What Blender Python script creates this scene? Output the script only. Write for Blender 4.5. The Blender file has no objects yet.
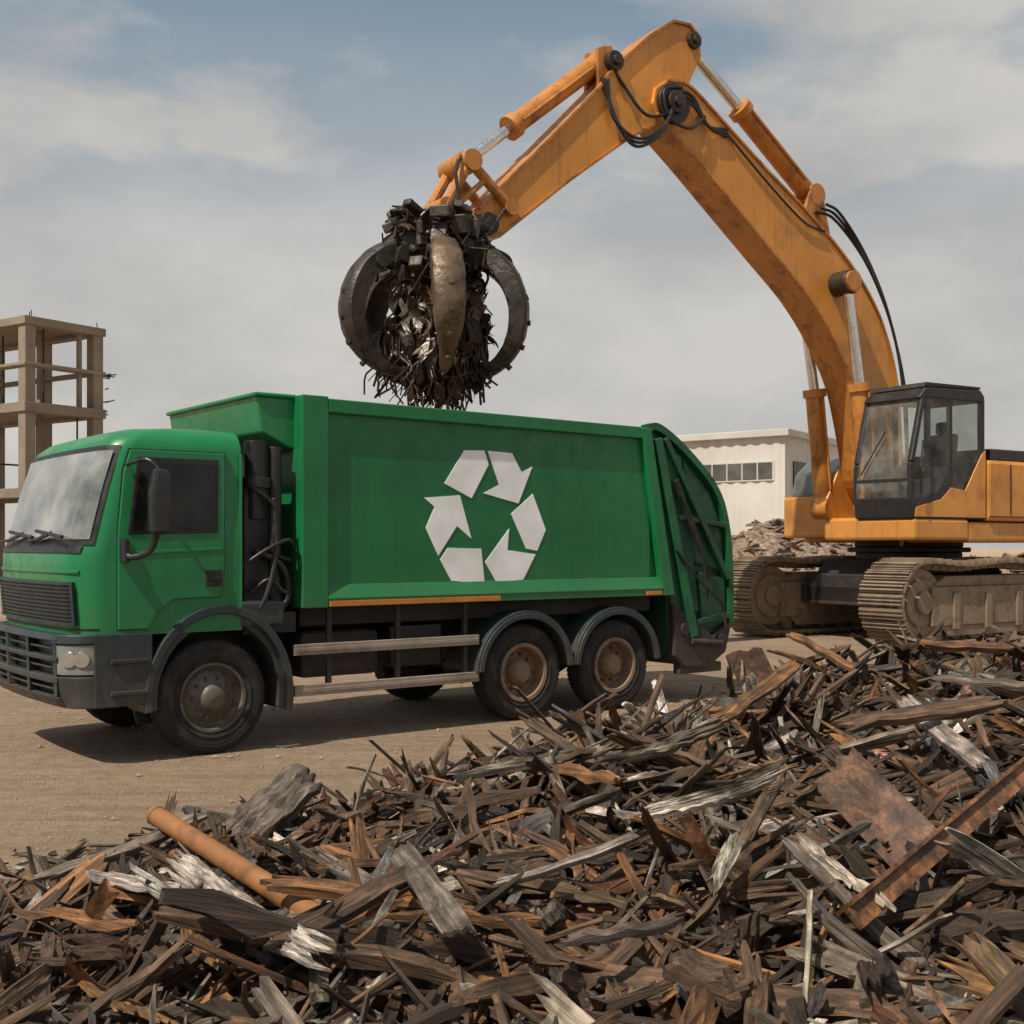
import bpy, math, random, bmesh
from mathutils import Vector, Matrix, noise
random.seed(31)
R=random.random
def U(a,b): return a+(b-a)*random.random()
C=bpy.context.scene.collection

# ------------------------------------------------------------------ materials
def nt(name):
    m=bpy.data.materials.new(name); m.use_nodes=True
    n=m.node_tree; b=n.nodes['Principled BSDF']; return m,n,b
def nd(n,t,**k):
    x=n.nodes.new(t)
    for a,v in k.items(): setattr(x,a,v)
    return x
def noise_node(n,vec,scale,detail=6,rough=.6):
    t=nd(n,'ShaderNodeTexNoise'); t.inputs['Scale'].default_value=scale
    t.inputs['Detail'].default_value=min(detail,6); t.inputs['Roughness'].default_value=rough
    n.links.new(vec,t.inputs['Vector']); return t.outputs['Fac']
def ramp(n,fac,stops):
    r=nd(n,'ShaderNodeValToRGB'); e=r.color_ramp.elements
    while len(e)<len(stops): e.new(.5)
    for i,(p,c) in enumerate(stops):
        e[i].position=p; e[i].color=(c[0],c[1],c[2],1) if not isinstance(c,(int,float)) else (c,c,c,1)
    n.links.new(fac,r.inputs['Fac']); return r.outputs['Color']
def mix(n,fac,a,b,mode='MIX'):
    x=nd(n,'ShaderNodeMix',data_type='RGBA',blend_type=mode)
    for s,v in ((0,fac),(6,a),(7,b)):
        if hasattr(v,'is_linked'): n.links.new(v,x.inputs[s])
        elif isinstance(v,(int,float)): x.inputs[s].default_value=v
        else: x.inputs[s].default_value=(v[0],v[1],v[2],1)
    return x.outputs[2]
def bump(n,b,h,strength=.3,dist=.02):
    x=nd(n,'ShaderNodeBump'); x.inputs['Strength'].default_value=strength; x.inputs['Distance'].default_value=dist
    n.links.new(h,x.inputs['Height']); n.links.new(x.outputs[0],b.inputs['Normal'])
def objvec(n,scale=(1,1,1)):
    c=nd(n,'ShaderNodeTexCoord'); m=nd(n,'ShaderNodeMapping'); m.inputs['Scale'].default_value=scale
    n.links.new(c.outputs['Object'],m.inputs[0]); return m.outputs[0]
def paint(name,col,rough=.45,dirt=(.09,.07,.05),amt=.5,sc=1.6,metal=0,low=None,streak=True,bs=.08,spec=.5):
    m,n,b=nt(name); v=objvec(n)
    a=noise_node(n,v,sc,9,.65)
    c1=mix(n,ramp(n,noise_node(n,v,sc*.6,4,.5),[(.35,0),(.7,1)]),[x*.84 for x in col],[min(1,x*1.12) for x in col])
    f=ramp(n,a,[(.5,0),(.74,amt)])
    c2=mix(n,f,c1,dirt)
    if streak:
        s=noise_node(n,objvec(n,(9,9,.5)),1.3,6,.6)
        c2=mix(n,ramp(n,s,[(.54,0),(.8,amt*.8)]),c2,dirt)
    if low:
        sp=nd(n,'ShaderNodeSeparateXYZ'); n.links.new(v,sp.inputs[0])
        mr=nd(n,'ShaderNodeMapRange'); mr.inputs[1].default_value=low[1]; mr.inputs[2].default_value=low[0]
        mr.inputs[3].default_value=0; mr.inputs[4].default_value=low[2]
        n.links.new(sp.outputs[2],mr.inputs[0])
        ml=nd(n,'ShaderNodeMath',operation='MULTIPLY'); n.links.new(mr.outputs[0],ml.inputs[0])
        n.links.new(ramp(n,noise_node(n,v,5,8,.7),[(.25,.3),(.7,1)]),ml.inputs[1])
        c2=mix(n,ml.outputs[0],c2,(.22,.16,.11))
    n.links.new(c2,b.inputs['Base Color'])
    n.links.new(ramp(n,noise_node(n,v,sc*4,6,.6),[(.3,rough-.1),(.75,min(1,rough+.25))]),b.inputs['Roughness'])
    b.inputs['Metallic'].default_value=metal
    b.inputs['Specular IOR Level'].default_value=spec
    bump(n,b,noise_node(n,v,sc*3,8,.6),bs,.02)
    return m
GREEN=paint('green_paint',(.005,.155,.046),.38,(.007,.06,.024),.4,1.0,low=(1.2,1.8,.2),bs=.08)
GREENL=paint('green_cab_paint',(.009,.185,.060),.27,(.02,.07,.035),.35,1.4,low=(.9,1.6,.2),bs=.04)
GREEND=paint('green_dark_paint',(.006,.070,.026),.5,(.008,.011,.009),.9,2.5,low=(.4,1.3,.25),bs=.25)
GREENM=paint('green_frame_paint',(.007,.115,.038),.42,(.008,.016,.01),.8,2.2,bs=.15)
TEAL=paint('dark_teal_plastic',(.020,.033,.037),.42,(.10,.08,.06),.35,2,low=(.3,1.1,.35))
BLACK=paint('black_plastic',(.012,.012,.013),.4,(.05,.04,.03),.4,3,low=None)
DARK=paint('dark_chassis_metal',(.018,.016,.014),.65,(.07,.045,.032),.6,3,low=(.2,1.1,.35))
RUBBER=paint('tyre_rubber',(.016,.015,.015),.8,(.10,.08,.06),.6,6,streak=False)
RIM=paint('steel_rim',(.14,.12,.10),.5,(.035,.026,.02),.8,8,metal=.4,streak=False)
RIMT=paint('tan_rim',(.24,.16,.105),.6,(.05,.032,.022),.8,8,streak=False)
ALU=paint('dusty_aluminium',(.33,.27,.21),.55,(.09,.06,.045),.7,3,metal=.1,streak=False)
AMBER=paint('amber_strip',(.55,.19,.03),.4,(.12,.06,.03),.5,5)
WHITE=paint('white_marking',(.93,.93,.92),.5,(.72,.75,.70),.2,4,bs=.02)
ORANGE=paint('orange_paint',(.62,.26,.042),.34,(.14,.06,.022),.7,.9,low=(1.8,3.4,.25),bs=.08)
ORANGED=paint('orange_worn_paint',(.49,.195,.036),.38,(.05,.025,.013),.9,2.4,bs=.12)
CHROME=paint('chrome_rod',(.70,.71,.72),.18,(.2,.17,.14),.35,4,metal=1,bs=0.02)
TRACK=paint('track_steel',(.25,.185,.125),.7,(.05,.034,.024),.85,3,metal=.1,streak=False,low=(0,1.7,.55),bs=.5)
STEEL=paint('grapple_steel',(.05,.038,.028),.42,(.011,.009,.007),.95,4,metal=.35,bs=.8)
STEELT=paint('grapple_worn_steel',(.14,.092,.055),.42,(.026,.019,.013),.95,3.5,metal=.35,bs=.8)
CONC=paint('raw_concrete',(.25,.20,.15),.85,(.11,.085,.065),.6,.5)
METALW=paint('white_cladding',(.60,.57,.52),.6,(.33,.28,.23),.5,.3)
ROOFM=paint('roof_sheet',(.55,.53,.5),.55,(.3,.27,.22),.4,.3)
LAMP=paint('headlight_glass',(.20,.20,.19),.08,(.3,.27,.22),.35,9,streak=False,spec=.9)
SEATM=paint('seat_fabric',(.03,.03,.032),.8,(.06,.05,.04),.4,5)
PIPER=paint('pipe_rust',(.27,.115,.036),.55,(.10,.045,.022),.9,7,streak=False,bs=.3)
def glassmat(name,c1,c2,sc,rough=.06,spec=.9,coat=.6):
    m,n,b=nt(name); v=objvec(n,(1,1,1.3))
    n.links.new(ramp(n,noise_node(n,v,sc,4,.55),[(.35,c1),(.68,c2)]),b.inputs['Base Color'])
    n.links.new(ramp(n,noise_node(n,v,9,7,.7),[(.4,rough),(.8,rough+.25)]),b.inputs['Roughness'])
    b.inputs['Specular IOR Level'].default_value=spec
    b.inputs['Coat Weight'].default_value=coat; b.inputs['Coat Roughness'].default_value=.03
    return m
WIND=glassmat('windshield_glass',(.06,.07,.065),(.34,.345,.31),1.7,.04,.95,1)  # pale reflection and dim interior shapes are painted into the glass colour
GLASS=glassmat('dark_window_glass',(.004,.005,.006),(.018,.018,.018),2.5,.1,.35,0)
CABG=glassmat('dull_tank_plastic',(.05,.055,.045),(.16,.16,.14),1.2)
def clearglass(name,tint,lo_,hi_):
    m,n,b=nt(name); out=n.nodes['Material Output']
    tr=nd(n,'ShaderNodeBsdfTransparent'); tr.inputs[0].default_value=(*tint,1)
    b.inputs['Base Color'].default_value=(.36,.35,.31,1); b.inputs['Roughness'].default_value=.08; b.inputs['Coat Weight'].default_value=.5
    mx=nd(n,'ShaderNodeMixShader')
    n.links.new(ramp(n,noise_node(n,objvec(n),2.2,6,.65),[(.35,lo_),(.7,hi_)]),mx.inputs[0])
    n.links.new(tr.outputs[0],mx.inputs[1]); n.links.new(b.outputs[0],mx.inputs[2]); n.links.new(mx.outputs[0],out.inputs[0]); return m
CLEAR=clearglass('clear_cab_glass',(.93,.95,.90),.12,.45)
TINTG=clearglass('tinted_cab_glass',(.62,.66,.64),.08,.28)

def debris_mat(name,metal,rough,grain,bs):
    m,n,b=nt(name)
    at=nd(n,'ShaderNodeAttribute',attribute_name='tint'); lo=nd(n,'ShaderNodeAttribute',attribute_name='loc')
    mp=nd(n,'ShaderNodeMapping'); mp.inputs['Scale'].default_value=grain; n.links.new(lo.outputs['Vector'],mp.inputs[0])
    g=noise_node(n,mp.outputs[0],1,8,.7)
    c=mix(n,1.0,at.outputs['Color'],ramp(n,g,[(.32,.12),(.5,.8),(.70,2.1)]),'MULTIPLY')
    big=noise_node(n,lo.outputs['Vector'],6,5,.6)
    c=mix(n,ramp(n,big,[(.43,0),(.66,.8)]),c,(.03,.018,.009))
    n.links.new(c,b.inputs['Base Color']); b.inputs['Roughness'].default_value=rough
    b.inputs['Metallic'].default_value=metal
    bump(n,b,g,bs,.018); return m
WOOD=debris_mat('weathered_wood',0,.7,(2.5,42,42),1.0)
SCRAPM=debris_mat('scrap_metal',.3,.34,(4,16,16),.45)
RUST=debris_mat('rusty_steel',.1,.62,(14,14,14),.5)

def groundmat():
    m,n,b=nt('dry_dirt'); c=nd(n,'ShaderNodeTexCoord').outputs['Object']
    a=noise_node(n,c,.35,8,.6); d=noise_node(n,c,6,10,.72); e=noise_node(n,c,40,6,.7)
    col=ramp(n,a,[(.3,(.38,.26,.165)),(.5,(.47,.33,.218)),(.72,(.54,.39,.27))])
    col=mix(n,ramp(n,d,[(.42,.0),(.62,.6)]),col,(.28,.185,.115))
    col=mix(n,ramp(n,e,[(.5,0),(.72,.5)]),col,(.60,.45,.32))
    mp=nd(n,'ShaderNodeMapping'); mp.inputs['Scale'].default_value=(.3,3.4,1); mp.inputs['Rotation'].default_value=(0,0,-.65)
    n.links.new(c,mp.inputs[0]); tr=noise_node(n,mp.outputs[0],1.2,7,.65)
    col=mix(n,ramp(n,tr,[(.48,0),(.62,.55)]),col,(.28,.19,.12))
    n.links.new(col,b.inputs['Base Color']); b.inputs['Roughness'].default_value=.95
    s=nd(n,'ShaderNodeMath',operation='ADD'); n.links.new(d,s.inputs[0]); n.links.new(e,s.inputs[1])
    s2=nd(n,'ShaderNodeMath',operation='ADD'); n.links.new(s.outputs[0],s2.inputs[0]); n.links.new(tr,s2.inputs[1])
    bump(n,b,s2.outputs[0],1.0,.08); return m
GROUND=groundmat()

# ------------------------------------------------------------------ mesh builder
class MB:
    def __init__(s): s.v=[]; s.f=[]; s.mi=[]; s.t=[]; s.l=[]
    def add(s,vs,fs,mi=0,tint=None,loc=None):
        o=len(s.v); s.v+= [tuple(p) for p in vs]
        s.f+=[tuple(i+o for i in f) for f in fs]; s.mi+=[mi]*len(fs)
        if tint is not None: s.t+=[tint]*len(vs); s.l+=loc
    def box(s,x0,x1,y0,y1,z0,z1,mi=0):
        vs=[(x,y,z) for z in (z0,z1) for y in (y0,y1) for x in (x0,x1)]
        s.add(vs,[(0,2,3,1),(4,5,7,6),(0,1,5,4),(2,6,7,3),(0,4,6,2),(1,3,7,5)],mi)
    def prism(s,poly,y0,y1,mi=0):
        k=len(poly)
        vs=[(x,y0,z) for x,z in poly]+[(x,y1,z) for x,z in poly]
        fs=[tuple(range(k)),tuple(reversed(range(k,2*k)))]
        fs+=[(i,i+k,(i+1)%k+k,(i+1)%k) for i in range(k)]
        s.add(vs,fs,mi)
    def obox(s,p,q,w,h,up=(0,0,1),mi=0):
        p=Vector(p);q=Vector(q);d=(q-p).normalized();u=Vector(up)
        sd=d.cross(u)
        if sd.length<1e-4: sd=d.cross(Vector((1,0,0)))
        sd.normalize(); u=sd.cross(d)
        vs=[e+sd*a*w/2+u*b*h/2 for e in (p,q) for a,b in ((-1,-1),(1,-1),(1,1),(-1,1))]
        s.add(vs,[(0,1,2,3),(7,6,5,4),(0,4,5,1),(1,5,6,2),(2,6,7,3),(3,7,4,0)],mi)
    def tube(s,pts,r,n=14,mi=0,cap=True):
        pts=[Vector(p) for p in pts]; k=len(pts)
        rs=r if isinstance(r,(list,tuple)) else [r]*k
        vs=[];ref=None
        for i,p in enumerate(pts):
            d=(pts[min(i+1,k-1)]-pts[max(i-1,0)])
            if d.length<1e-6: d=Vector((0,0,1))
            d.normalize()
            if ref is None:
                ref=Vector((0,0,1)) if abs(d.z)<.9 else Vector((1,0,0))
            a=ref-d*ref.dot(d); a.normalize(); ref=a; b=d.cross(a)
            for j in range(n):
                t=2*math.pi*j/n; vs.append(p+(a*math.cos(t)+b*math.sin(t))*rs[i])
        fs=[(i*n+j,i*n+(j+1)%n,(i+1)*n+(j+1)%n,(i+1)*n+j) for i in range(k-1) for j in range(n)]
        if cap: fs+=[tuple(reversed(range(n))),tuple(range((k-1)*n,k*n))]
        s.add(vs,fs,mi)
    def cyl(s,p,q,r,n=20,mi=0): s.tube([p,q],r,n,mi)
    def ribbon(s,pts,y0,y1,th,mi=0):
        for (a,b) in zip(pts[:-1],pts[1:]):
            s.obox((a[0],(y0+y1)/2,a[1]),(b[0],(y0+y1)/2,b[1]),th,abs(y1-y0),up=(0,1,0),mi=mi)
    def revolve(s,prof,cx,cz,y_dir=1,n=48,mi=0):
        k=len(prof); vs=[]
        for j in range(n):
            t=2*math.pi*j/n
            for y,r in prof: vs.append((cx+r*math.cos(t),y*y_dir,cz+r*math.sin(t)))
        fs=[(j*k+i,j*k+i+1,((j+1)%n)*k+i+1,((j+1)%n)*k+i) for j in range(n) for i in range(k-1)]
        s.add(vs,fs,mi)
def mk(name,mb,mats,parent=None,bevel=0,smooth=False,loc=None):
    me=bpy.data.meshes.new(name); me.from_pydata(mb.v,[],mb.f)
    if not isinstance(mats,(list,tuple)): mats=[mats]
    for m in mats: me.materials.append(m)
    me.polygons.foreach_set('material_index',mb.mi)
    if mb.t:
        a=me.attributes.new('tint','FLOAT_COLOR','POINT'); a.data.foreach_set('color',[c for t in mb.t for c in (t[0],t[1],t[2],1)])
        a=me.attributes.new('loc','FLOAT_VECTOR','POINT'); a.data.foreach_set('vector',[c for t in mb.l for c in t])
    me.validate(); me.update()
    bm=bmesh.new(); bm.from_mesh(me); bmesh.ops.recalc_face_normals(bm,faces=bm.faces)
    if smooth:
        for f in bm.faces: f.smooth=True
        for e in bm.edges:
            if len(e.link_faces)==2 and e.calc_face_angle(0)>.6: e.smooth=False
    bm.to_mesh(me); bm.free()
    o=bpy.data.objects.new(name,me); C.objects.link(o)
    if parent: o.parent=parent
    if loc: o.location=loc
    if bevel:
        b=o.modifiers.new('bevel','BEVEL'); b.width=bevel; b.segments=2; b.limit_method='ANGLE'; b.angle_limit=.6
        b.harden_normals=False
    return o
def each(name,fns,mats,parent,bevel=0,smooth=False):
    out=[]
    for fn in fns:
        mb=MB(); fn(mb); out.append(mk(name,mb,mats,parent,bevel,smooth))
    return out
def empty(name,loc,rz=0,parent=None):
    o=bpy.data.objects.new(name,None); C.objects.link(o); o.location=loc; o.rotation_euler=(0,0,rz)
    if parent: o.parent=parent
    return o
def tag(o,label,cat,group=None,kind=None):
    o['label']=label; o['category']=cat
    if group: o['group']=group
    if kind: o['kind']=kind
def cat(pts,sub=8):
    P=[Vector(p) for p in pts]; P=[P[0]*2-P[1]]+P+[P[-1]*2-P[-2]]; out=[]
    for i in range(1,len(P)-2):
        for k in range(sub):
            t=k/sub
            out.append(.5*((2*P[i])+(P[i+1]-P[i-1])*t+(2*P[i-1]-5*P[i]+4*P[i+1]-P[i+2])*t*t+(3*P[i]-P[i-1]-3*P[i+1]+P[i+2])*t**3))
    out.append(P[-2]); return out
def smooth2(p,s=4): return [(q.x,q.z) for q in cat([(a,0,b) for a,b in p],s)]
def lerp_table(tab,z):
    if z<=tab[0][0]: return tab[0][1:]
    for a,b in zip(tab[:-1],tab[1:]):
        if z<=b[0]:
            t=(z-a[0])/(b[0]-a[0]); return tuple(x+(y-x)*t for x,y in zip(a[1:],b[1:]))
    return tab[-1][1:]

# ------------------------------------------------------------------ ground
mb=MB(); n=120
xs=[-400+800*i/n for i in range(n+1)]
mb.add([(x,y+150,0) for y in xs for x in xs],[(j*(n+1)+i,j*(n+1)+i+1,(j+1)*(n+1)+i+1,(j+1)*(n+1)+i) for j in range(n) for i in range(n)])
g=mk('ground',mb,GROUND); g['kind']='structure'; g['label']='dry sandy dirt yard with wheel ruts'
mb=MB()
for i in range(3600):
    y=U(5.5,17) if R()<.8 else U(17,30); x=U(-.55,.5)*y
    s=U(.005,.018)*(2.2 if R()<.06 else 1)
    vs=[Vector((dx,dy,dz))*s*U(.6,1.3)+Vector((x,y,s*.2)) for dx,dy,dz in ((1,0,0),(0,1,0),(-1,0,0),(0,-1,0),(0,0,.8),(0,0,-.5))]
    mb.add(vs,[(0,1,4),(1,2,4),(2,3,4),(3,0,4),(1,0,5),(2,1,5),(3,2,5),(0,3,5)])
g=mk('gravel',mb,paint('gravel_stone',(.29,.21,.15),.95,(.15,.10,.07),.6,20,streak=False)); g['kind']='stuff'; g['label']='small stones scattered on dry dirt'; g['category']='gravel'

# ------------------------------------------------------------------ TRUCK
TR=empty('garbage_truck',(-2.757,11.14,0),math.atan2(.606,.796))
tag(TR,'green garbage truck with white recycling symbol parked on dirt','garbage truck')
levels=[(1.15,-1.30,.0,.25),(1.6,-1.34,.0,.26),(1.86,-1.34,0,.26),(1.97,-1.29,.0,.25),(2.4,-1.17,.012,.23),(2.78,-1.05,.025,.22),(2.88,-1.00,.04,.22),(2.96,-.90,.09,.24),(3.01,-.74,.16,.28),(3.035,-.5,.26,.3)]
def front(uf,s,Rr,N,w0,w1,off=0):
    out=[]; hw=1.25-s; c=1-Rr/1.25
    t0=math.asin(w0)*2/math.pi; t1=math.asin(w1)*2/math.pi
    for i in range(N+1):
        w=math.sin((t0+(t1-t0)*i/N)*math.pi/2); aw=abs(w)
        k=max(0,(aw-c)/(1-c)); k=min(1,k)
        u=uf-off+.07*w*w+Rr*(1-math.sqrt(max(0,1-k*k)))
        out.append((u,1.25+w*(hw+off)))
    return out
def loft(mb,zs,table,N,w0,w1,off,rear=None,mi=0,capt=False):
    rows=[]
    for z in zs:
        uf,s,Rr=lerp_table(table,z)
        p=front(uf,s,Rr,N,w0,w1,off)
        if rear is not None: p=p+[(rear,2.5-s),(rear,s)]
        rows.append([(u,v,z) for u,v in p])
    k=len(rows[0]); vs=[p for r in rows for p in r]; fs=[]
    for i in range(len(rows)-1):
        for j in range(k if rear is not None else k-1):
            fs.append((i*k+j,i*k+(j+1)%k,(i+1)*k+(j+1)%k,(i+1)*k+j))
    if capt: fs.append(tuple(range((len(rows)-1)*k,len(rows)*k))); fs.append(tuple(reversed(range(k))))
    mb.add(vs,fs,mi)
def shell(mb,z0,z1,table,N,w0,w1,o0,o1):
    a=[];b=[]
    for z in (z0,z1):
        uf,s,Rr=lerp_table(table,z)
        a.append([(u,v,z) for u,v in front(uf,s,Rr,N,w0,w1,o0)]); b.append([(u,v,z) for u,v in front(uf,s,Rr,N,w0,w1,o1)])
    k=N+1; vs=a[0]+a[1]+b[0]+b[1]; fs=[]
    for j in range(N):
        fs+=[(2*k+j,2*k+j+1,3*k+j+1,3*k+j),(j,k+j,k+j+1,j+1),(j,j+1,2*k+j+1,2*k+j),(k+j,3*k+j,3*k+j+1,k+j+1)]
    fs+=[(0,2*k,3*k,k),(N,k+N,3*k+N,2*k+N)]
    mb.add(vs,fs)
mb=MB(); loft(mb,[1.15,1.35,1.6,1.75,1.86,1.92,1.97,2.2,2.4,2.6,2.78,2.83,2.88,2.92,2.96,2.99,3.01,3.035],levels,44,-1,1,0,rear=.27,capt=True)
cab=mk('cab',mb,GREENL,TR,smooth=True)
mb=MB(); loft(mb,[1.95,2.2,2.5,2.84],levels,40,-.975,.975,.008); mk('windshield_seal',mb,BLACK,cab,smooth=True)
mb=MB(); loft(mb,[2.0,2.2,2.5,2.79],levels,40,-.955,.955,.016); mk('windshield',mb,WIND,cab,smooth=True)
mb=MB(); loft(mb,[1.88,1.95],levels,40,-.93,.93,.012); mk('cowl_panel',mb,BLACK,cab,smooth=True)
for vv in (.55,1.45):
    mb=MB(); mb.tube([(-1.33,vv+.75,1.98),(-1.33,vv+.4,2.0),(-1.32,vv,2.06)],.014,8); mb.tube([(-1.33,vv-.35,2.02),(-1.32,vv+.45,2.08)],.018,6); mb.tube([(-1.33,vv+.4,2.0),(-1.325,vv+.05,2.05)],.02,6)
    mk('wiper',mb,BLACK,cab)
mb=MB(); loft(mb,[1.27,1.60],levels,30,-.88,.88,.004); mk('grille_recess',mb,BLACK,cab)
mb=MB()
for z0,z1 in ((1.60,1.625),(1.245,1.27)): shell(mb,z0,z1,levels,30,-.90,.90,0,.035)
for w0,w1 in ((-.90,-.88),(.88,.90)): shell(mb,1.27,1.60,levels,3,w0,w1,0,.035)
mk('grille_frame',mb,TEAL,cab)
mb=MB()
for k in range(9):
    z=1.285+k*.035; shell(mb,z,z+.014,levels,30,-.88,.88,.004,.024)
mk('grille',mb,TEAL,cab)
mb=MB(); loft(mb,[1.200,1.216],levels,40,-.99,.99,.003); mk('panel_seam',mb,BLACK,cab)
mb=MB(); shell(mb,1.70,1.73,levels,36,-.93,.93,0,.014); mk('front_crease',mb,GREENL,cab,bevel=.005)
bt=[(.52,-1.33,.0,.25),(.6,-1.40,.0,.27),(1.1,-1.42,.0,.29),(1.17,-1.40,.0,.28)]
mb=MB(); loft(mb,[.54,.62,.72,.9,1.1,1.16],bt,36,-1,1,-.06,rear=-.62,capt=True); bc=mk('bumper_core',mb,BLACK,TR,smooth=True)
mb=MB()
for z0,z1 in ((.52,.62),(.74,.80),(.93,.975),(1.11,1.17)): shell(mb,z0,z1,bt,36,-.84,.84,-.06,.03)
for w0,w1 in ((-1,-.76),(.76,1)): shell(mb,.52,.80,bt,14,w0,w1,-.05,.026)
for w0,w1 in ((-1,-.76),(.76,1)): shell(mb,1.085,1.168,bt,14,w0,w1,-.05,.026)
for w in (-.80,-.27,.27,.80): shell(mb,.62,1.11,bt,2,w-.025,w+.025,-.06,.022)
bp=mk('bumper',mb,TEAL,TR,bevel=.01)
for z0 in (1.035,.865,.68):
    mb=MB(); shell(mb,z0,z0+.016,bt,24,-.74,.74,-.04,.0); mk('bumper_slat',mb,TEAL,bp)
each('bumper_side',[lambda m:m.box(-1.12,-.60,-.025,.06,.52,1.168),lambda m:m.box(-1.12,-.60,2.44,2.525,.52,1.168)],TEAL,bp,.012)
for sg in (1,-1):
    mb=MB(); w0,w1=(-.9995,-.80) if sg==1 else (.80,.9995)
    loft(mb,[.80,.84,1.05,1.085],bt,14,w0,w1,.0); h=mk('headlight_housing',mb,BLACK,bp)
    mb=MB(); w0,w1=(-.997,-.81) if sg==1 else (.81,.997)
    loft(mb,[.82,.86,1.03,1.075],bt,14,w0,w1,.014); h=mk('headlight',mb,LAMP,bp,smooth=True)
    p=front(-1.415,0,.29,10,w0,w1,.016)
    for q in (3,6):
        nx=Vector((p[q+1][1]-p[q-1][1],-(p[q+1][0]-p[q-1][0]),0)).normalized()*(-1)
        c0=Vector((p[q][0],p[q][1],.95))
        mb=MB(); mb.tube([c0,c0+nx*.012],[.072,.066],20); mk('headlight_lens',mb,CHROME,bp)
each('cab_step',[lambda m:m.box(-.98,-.64,-.05,.25,.62,.66),lambda m:m.box(-.98,-.64,-.05,.25,.9,.94)],DARK,TR,.008)
dp=[(-.91,1.2),(-.64,1.2),(-.55,1.36),(-.40,1.46),(.05,1.47),(.08,1.6),(.09,2.80),(-.80,2.80),(-.86,2.6),(-.91,2.05)]
cx=sum(p[0] for p in dp)/len(dp); cz=sum(p[1] for p in dp)/len(dp)
mb=MB(); mb.prism([(cx+(x-cx)*1.02,cz+(z-cz)*1.012) for x,z in dp],-.001,.05); mk('door_gap',mb,BLACK,TR)  # black slab stands in for the shadow in the gap around the door
mb=MB(); mb.prism(dp,-.022,.04)
door=mk('door',mb,GREENL,TR,bevel=.008)
mb=MB(); mb.prism([(-.86,1.86),(.06,1.90),(.06,1.93),(-.87,1.89)],-.030,-.02); mk('door_crease',mb,GREENL,door,bevel=.006)
mb=MB(); mb.prism([(-.83,2.04),(.02,2.06),(.03,2.74),(-.74,2.74)],-.029,-.01); mk('window_seal',mb,BLACK,door,bevel=.01)
mb=MB(); mb.prism([(-.79,2.08),(-.02,2.10),(-.01,2.69),(-.71,2.69)],-.036,-.02); mk('window',mb,GLASS,door)
mb=MB(); mb.prism([(-.10,1.57),(.06,1.57),(.06,1.72),(-.10,1.72)],-.035,-.01); mb.box(-.07,.04,-.06,-.03,1.62,1.66); mk('door_handle',mb,BLACK,door,bevel=.008)
mb=MB(); mb.box(.245,.275,-.006,.02,1.2,2.8); mk('cab_corner_trim',mb,GREENL,cab,bevel=.01)
MIRR=paint('mirror_housing',(.018,.019,.020),.3,(.05,.04,.035),.4,4)
mb=MB(); mb.prism([(-.735,2.04),(-.575,2.04),(-.55,2.3),(-.56,2.60),(-.70,2.63),(-.745,2.4)],-.37,-.25)
mr=mk('side_mirror',mb,MIRR,TR,bevel=.035)
mb=MB(); mb.tube(cat([(-.66,-.32,2.62),(-.74,-.24,2.70),(-.84,-.03,2.66)],6),.016,8); mk('upper_mirror_arm',mb,BLACK,mr)
mb=MB(); mb.tube(cat([(-.66,-.32,2.08),(-.70,-.22,1.90),(-.82,-.1,1.84),(-.86,-.02,1.90)],6),.028,8); mk('lower_mirror_arm',mb,BLACK,mr)
mb=MB(); mb.cyl((-.86,-.05,1.80),(-.86,-.03,2.0),.04); mk('mirror_bracket',mb,BLACK,mr)
def arch(mb,cx,cz,r0,r1,a0,a1,y0,y1,n=24,mi=0,kx=1):
    pts=[]
    for i in range(n+1):
        a=math.radians(a0+(a1-a0)*i/n); pts.append((math.cos(a)*kx,math.sin(a)))
    poly=[(cx+r1*c,cz+r1*s) for c,s in pts]+[(cx+r0*c,cz+r0*s) for c,s in reversed(pts)]
    k=len(poly); vs=[(x,y0,z) for x,z in poly]+[(x,y1,z) for x,z in poly]
    fs=[]
    for i in range(n):
        fs.append((i,i+1,k-2-i,k-1-i)); fs.append((k+i,2*k-1-i,2*k-2-i,k+i+1))
    fs+=[(i,i+k,(i+1)%k+k,(i+1)%k) for i in range(k)]
    mb.add(vs,fs,mi)
for y0,y1 in ((-.035,.42),(2.08,2.535)):
    mb=MB(); arch(mb,.06,.53,.78,.865,-12,186,y0,y1,30,kx=.85); arch(mb,.06,.53,.70,.80,-12,186,y0+.05,y1,30,kx=.86)
    mk('front_fender',mb,TEAL,TR,bevel=.012)
mb=MB(); mb.prism([(.03+.66*math.cos(math.radians(a)),.53+.7*math.sin(math.radians(a))) for a in range(-20,201,10)],.38,.42); mb.box(-.8,.75,.38,2.1,.65,1.2); mk('wheel_well',mb,BLACK,TR)
mb=MB(); mb.box(.25,.70,-.02,.3,1.18,1.42); mk('fender_rear_panel',mb,TEAL,TR,bevel=.03)
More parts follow.
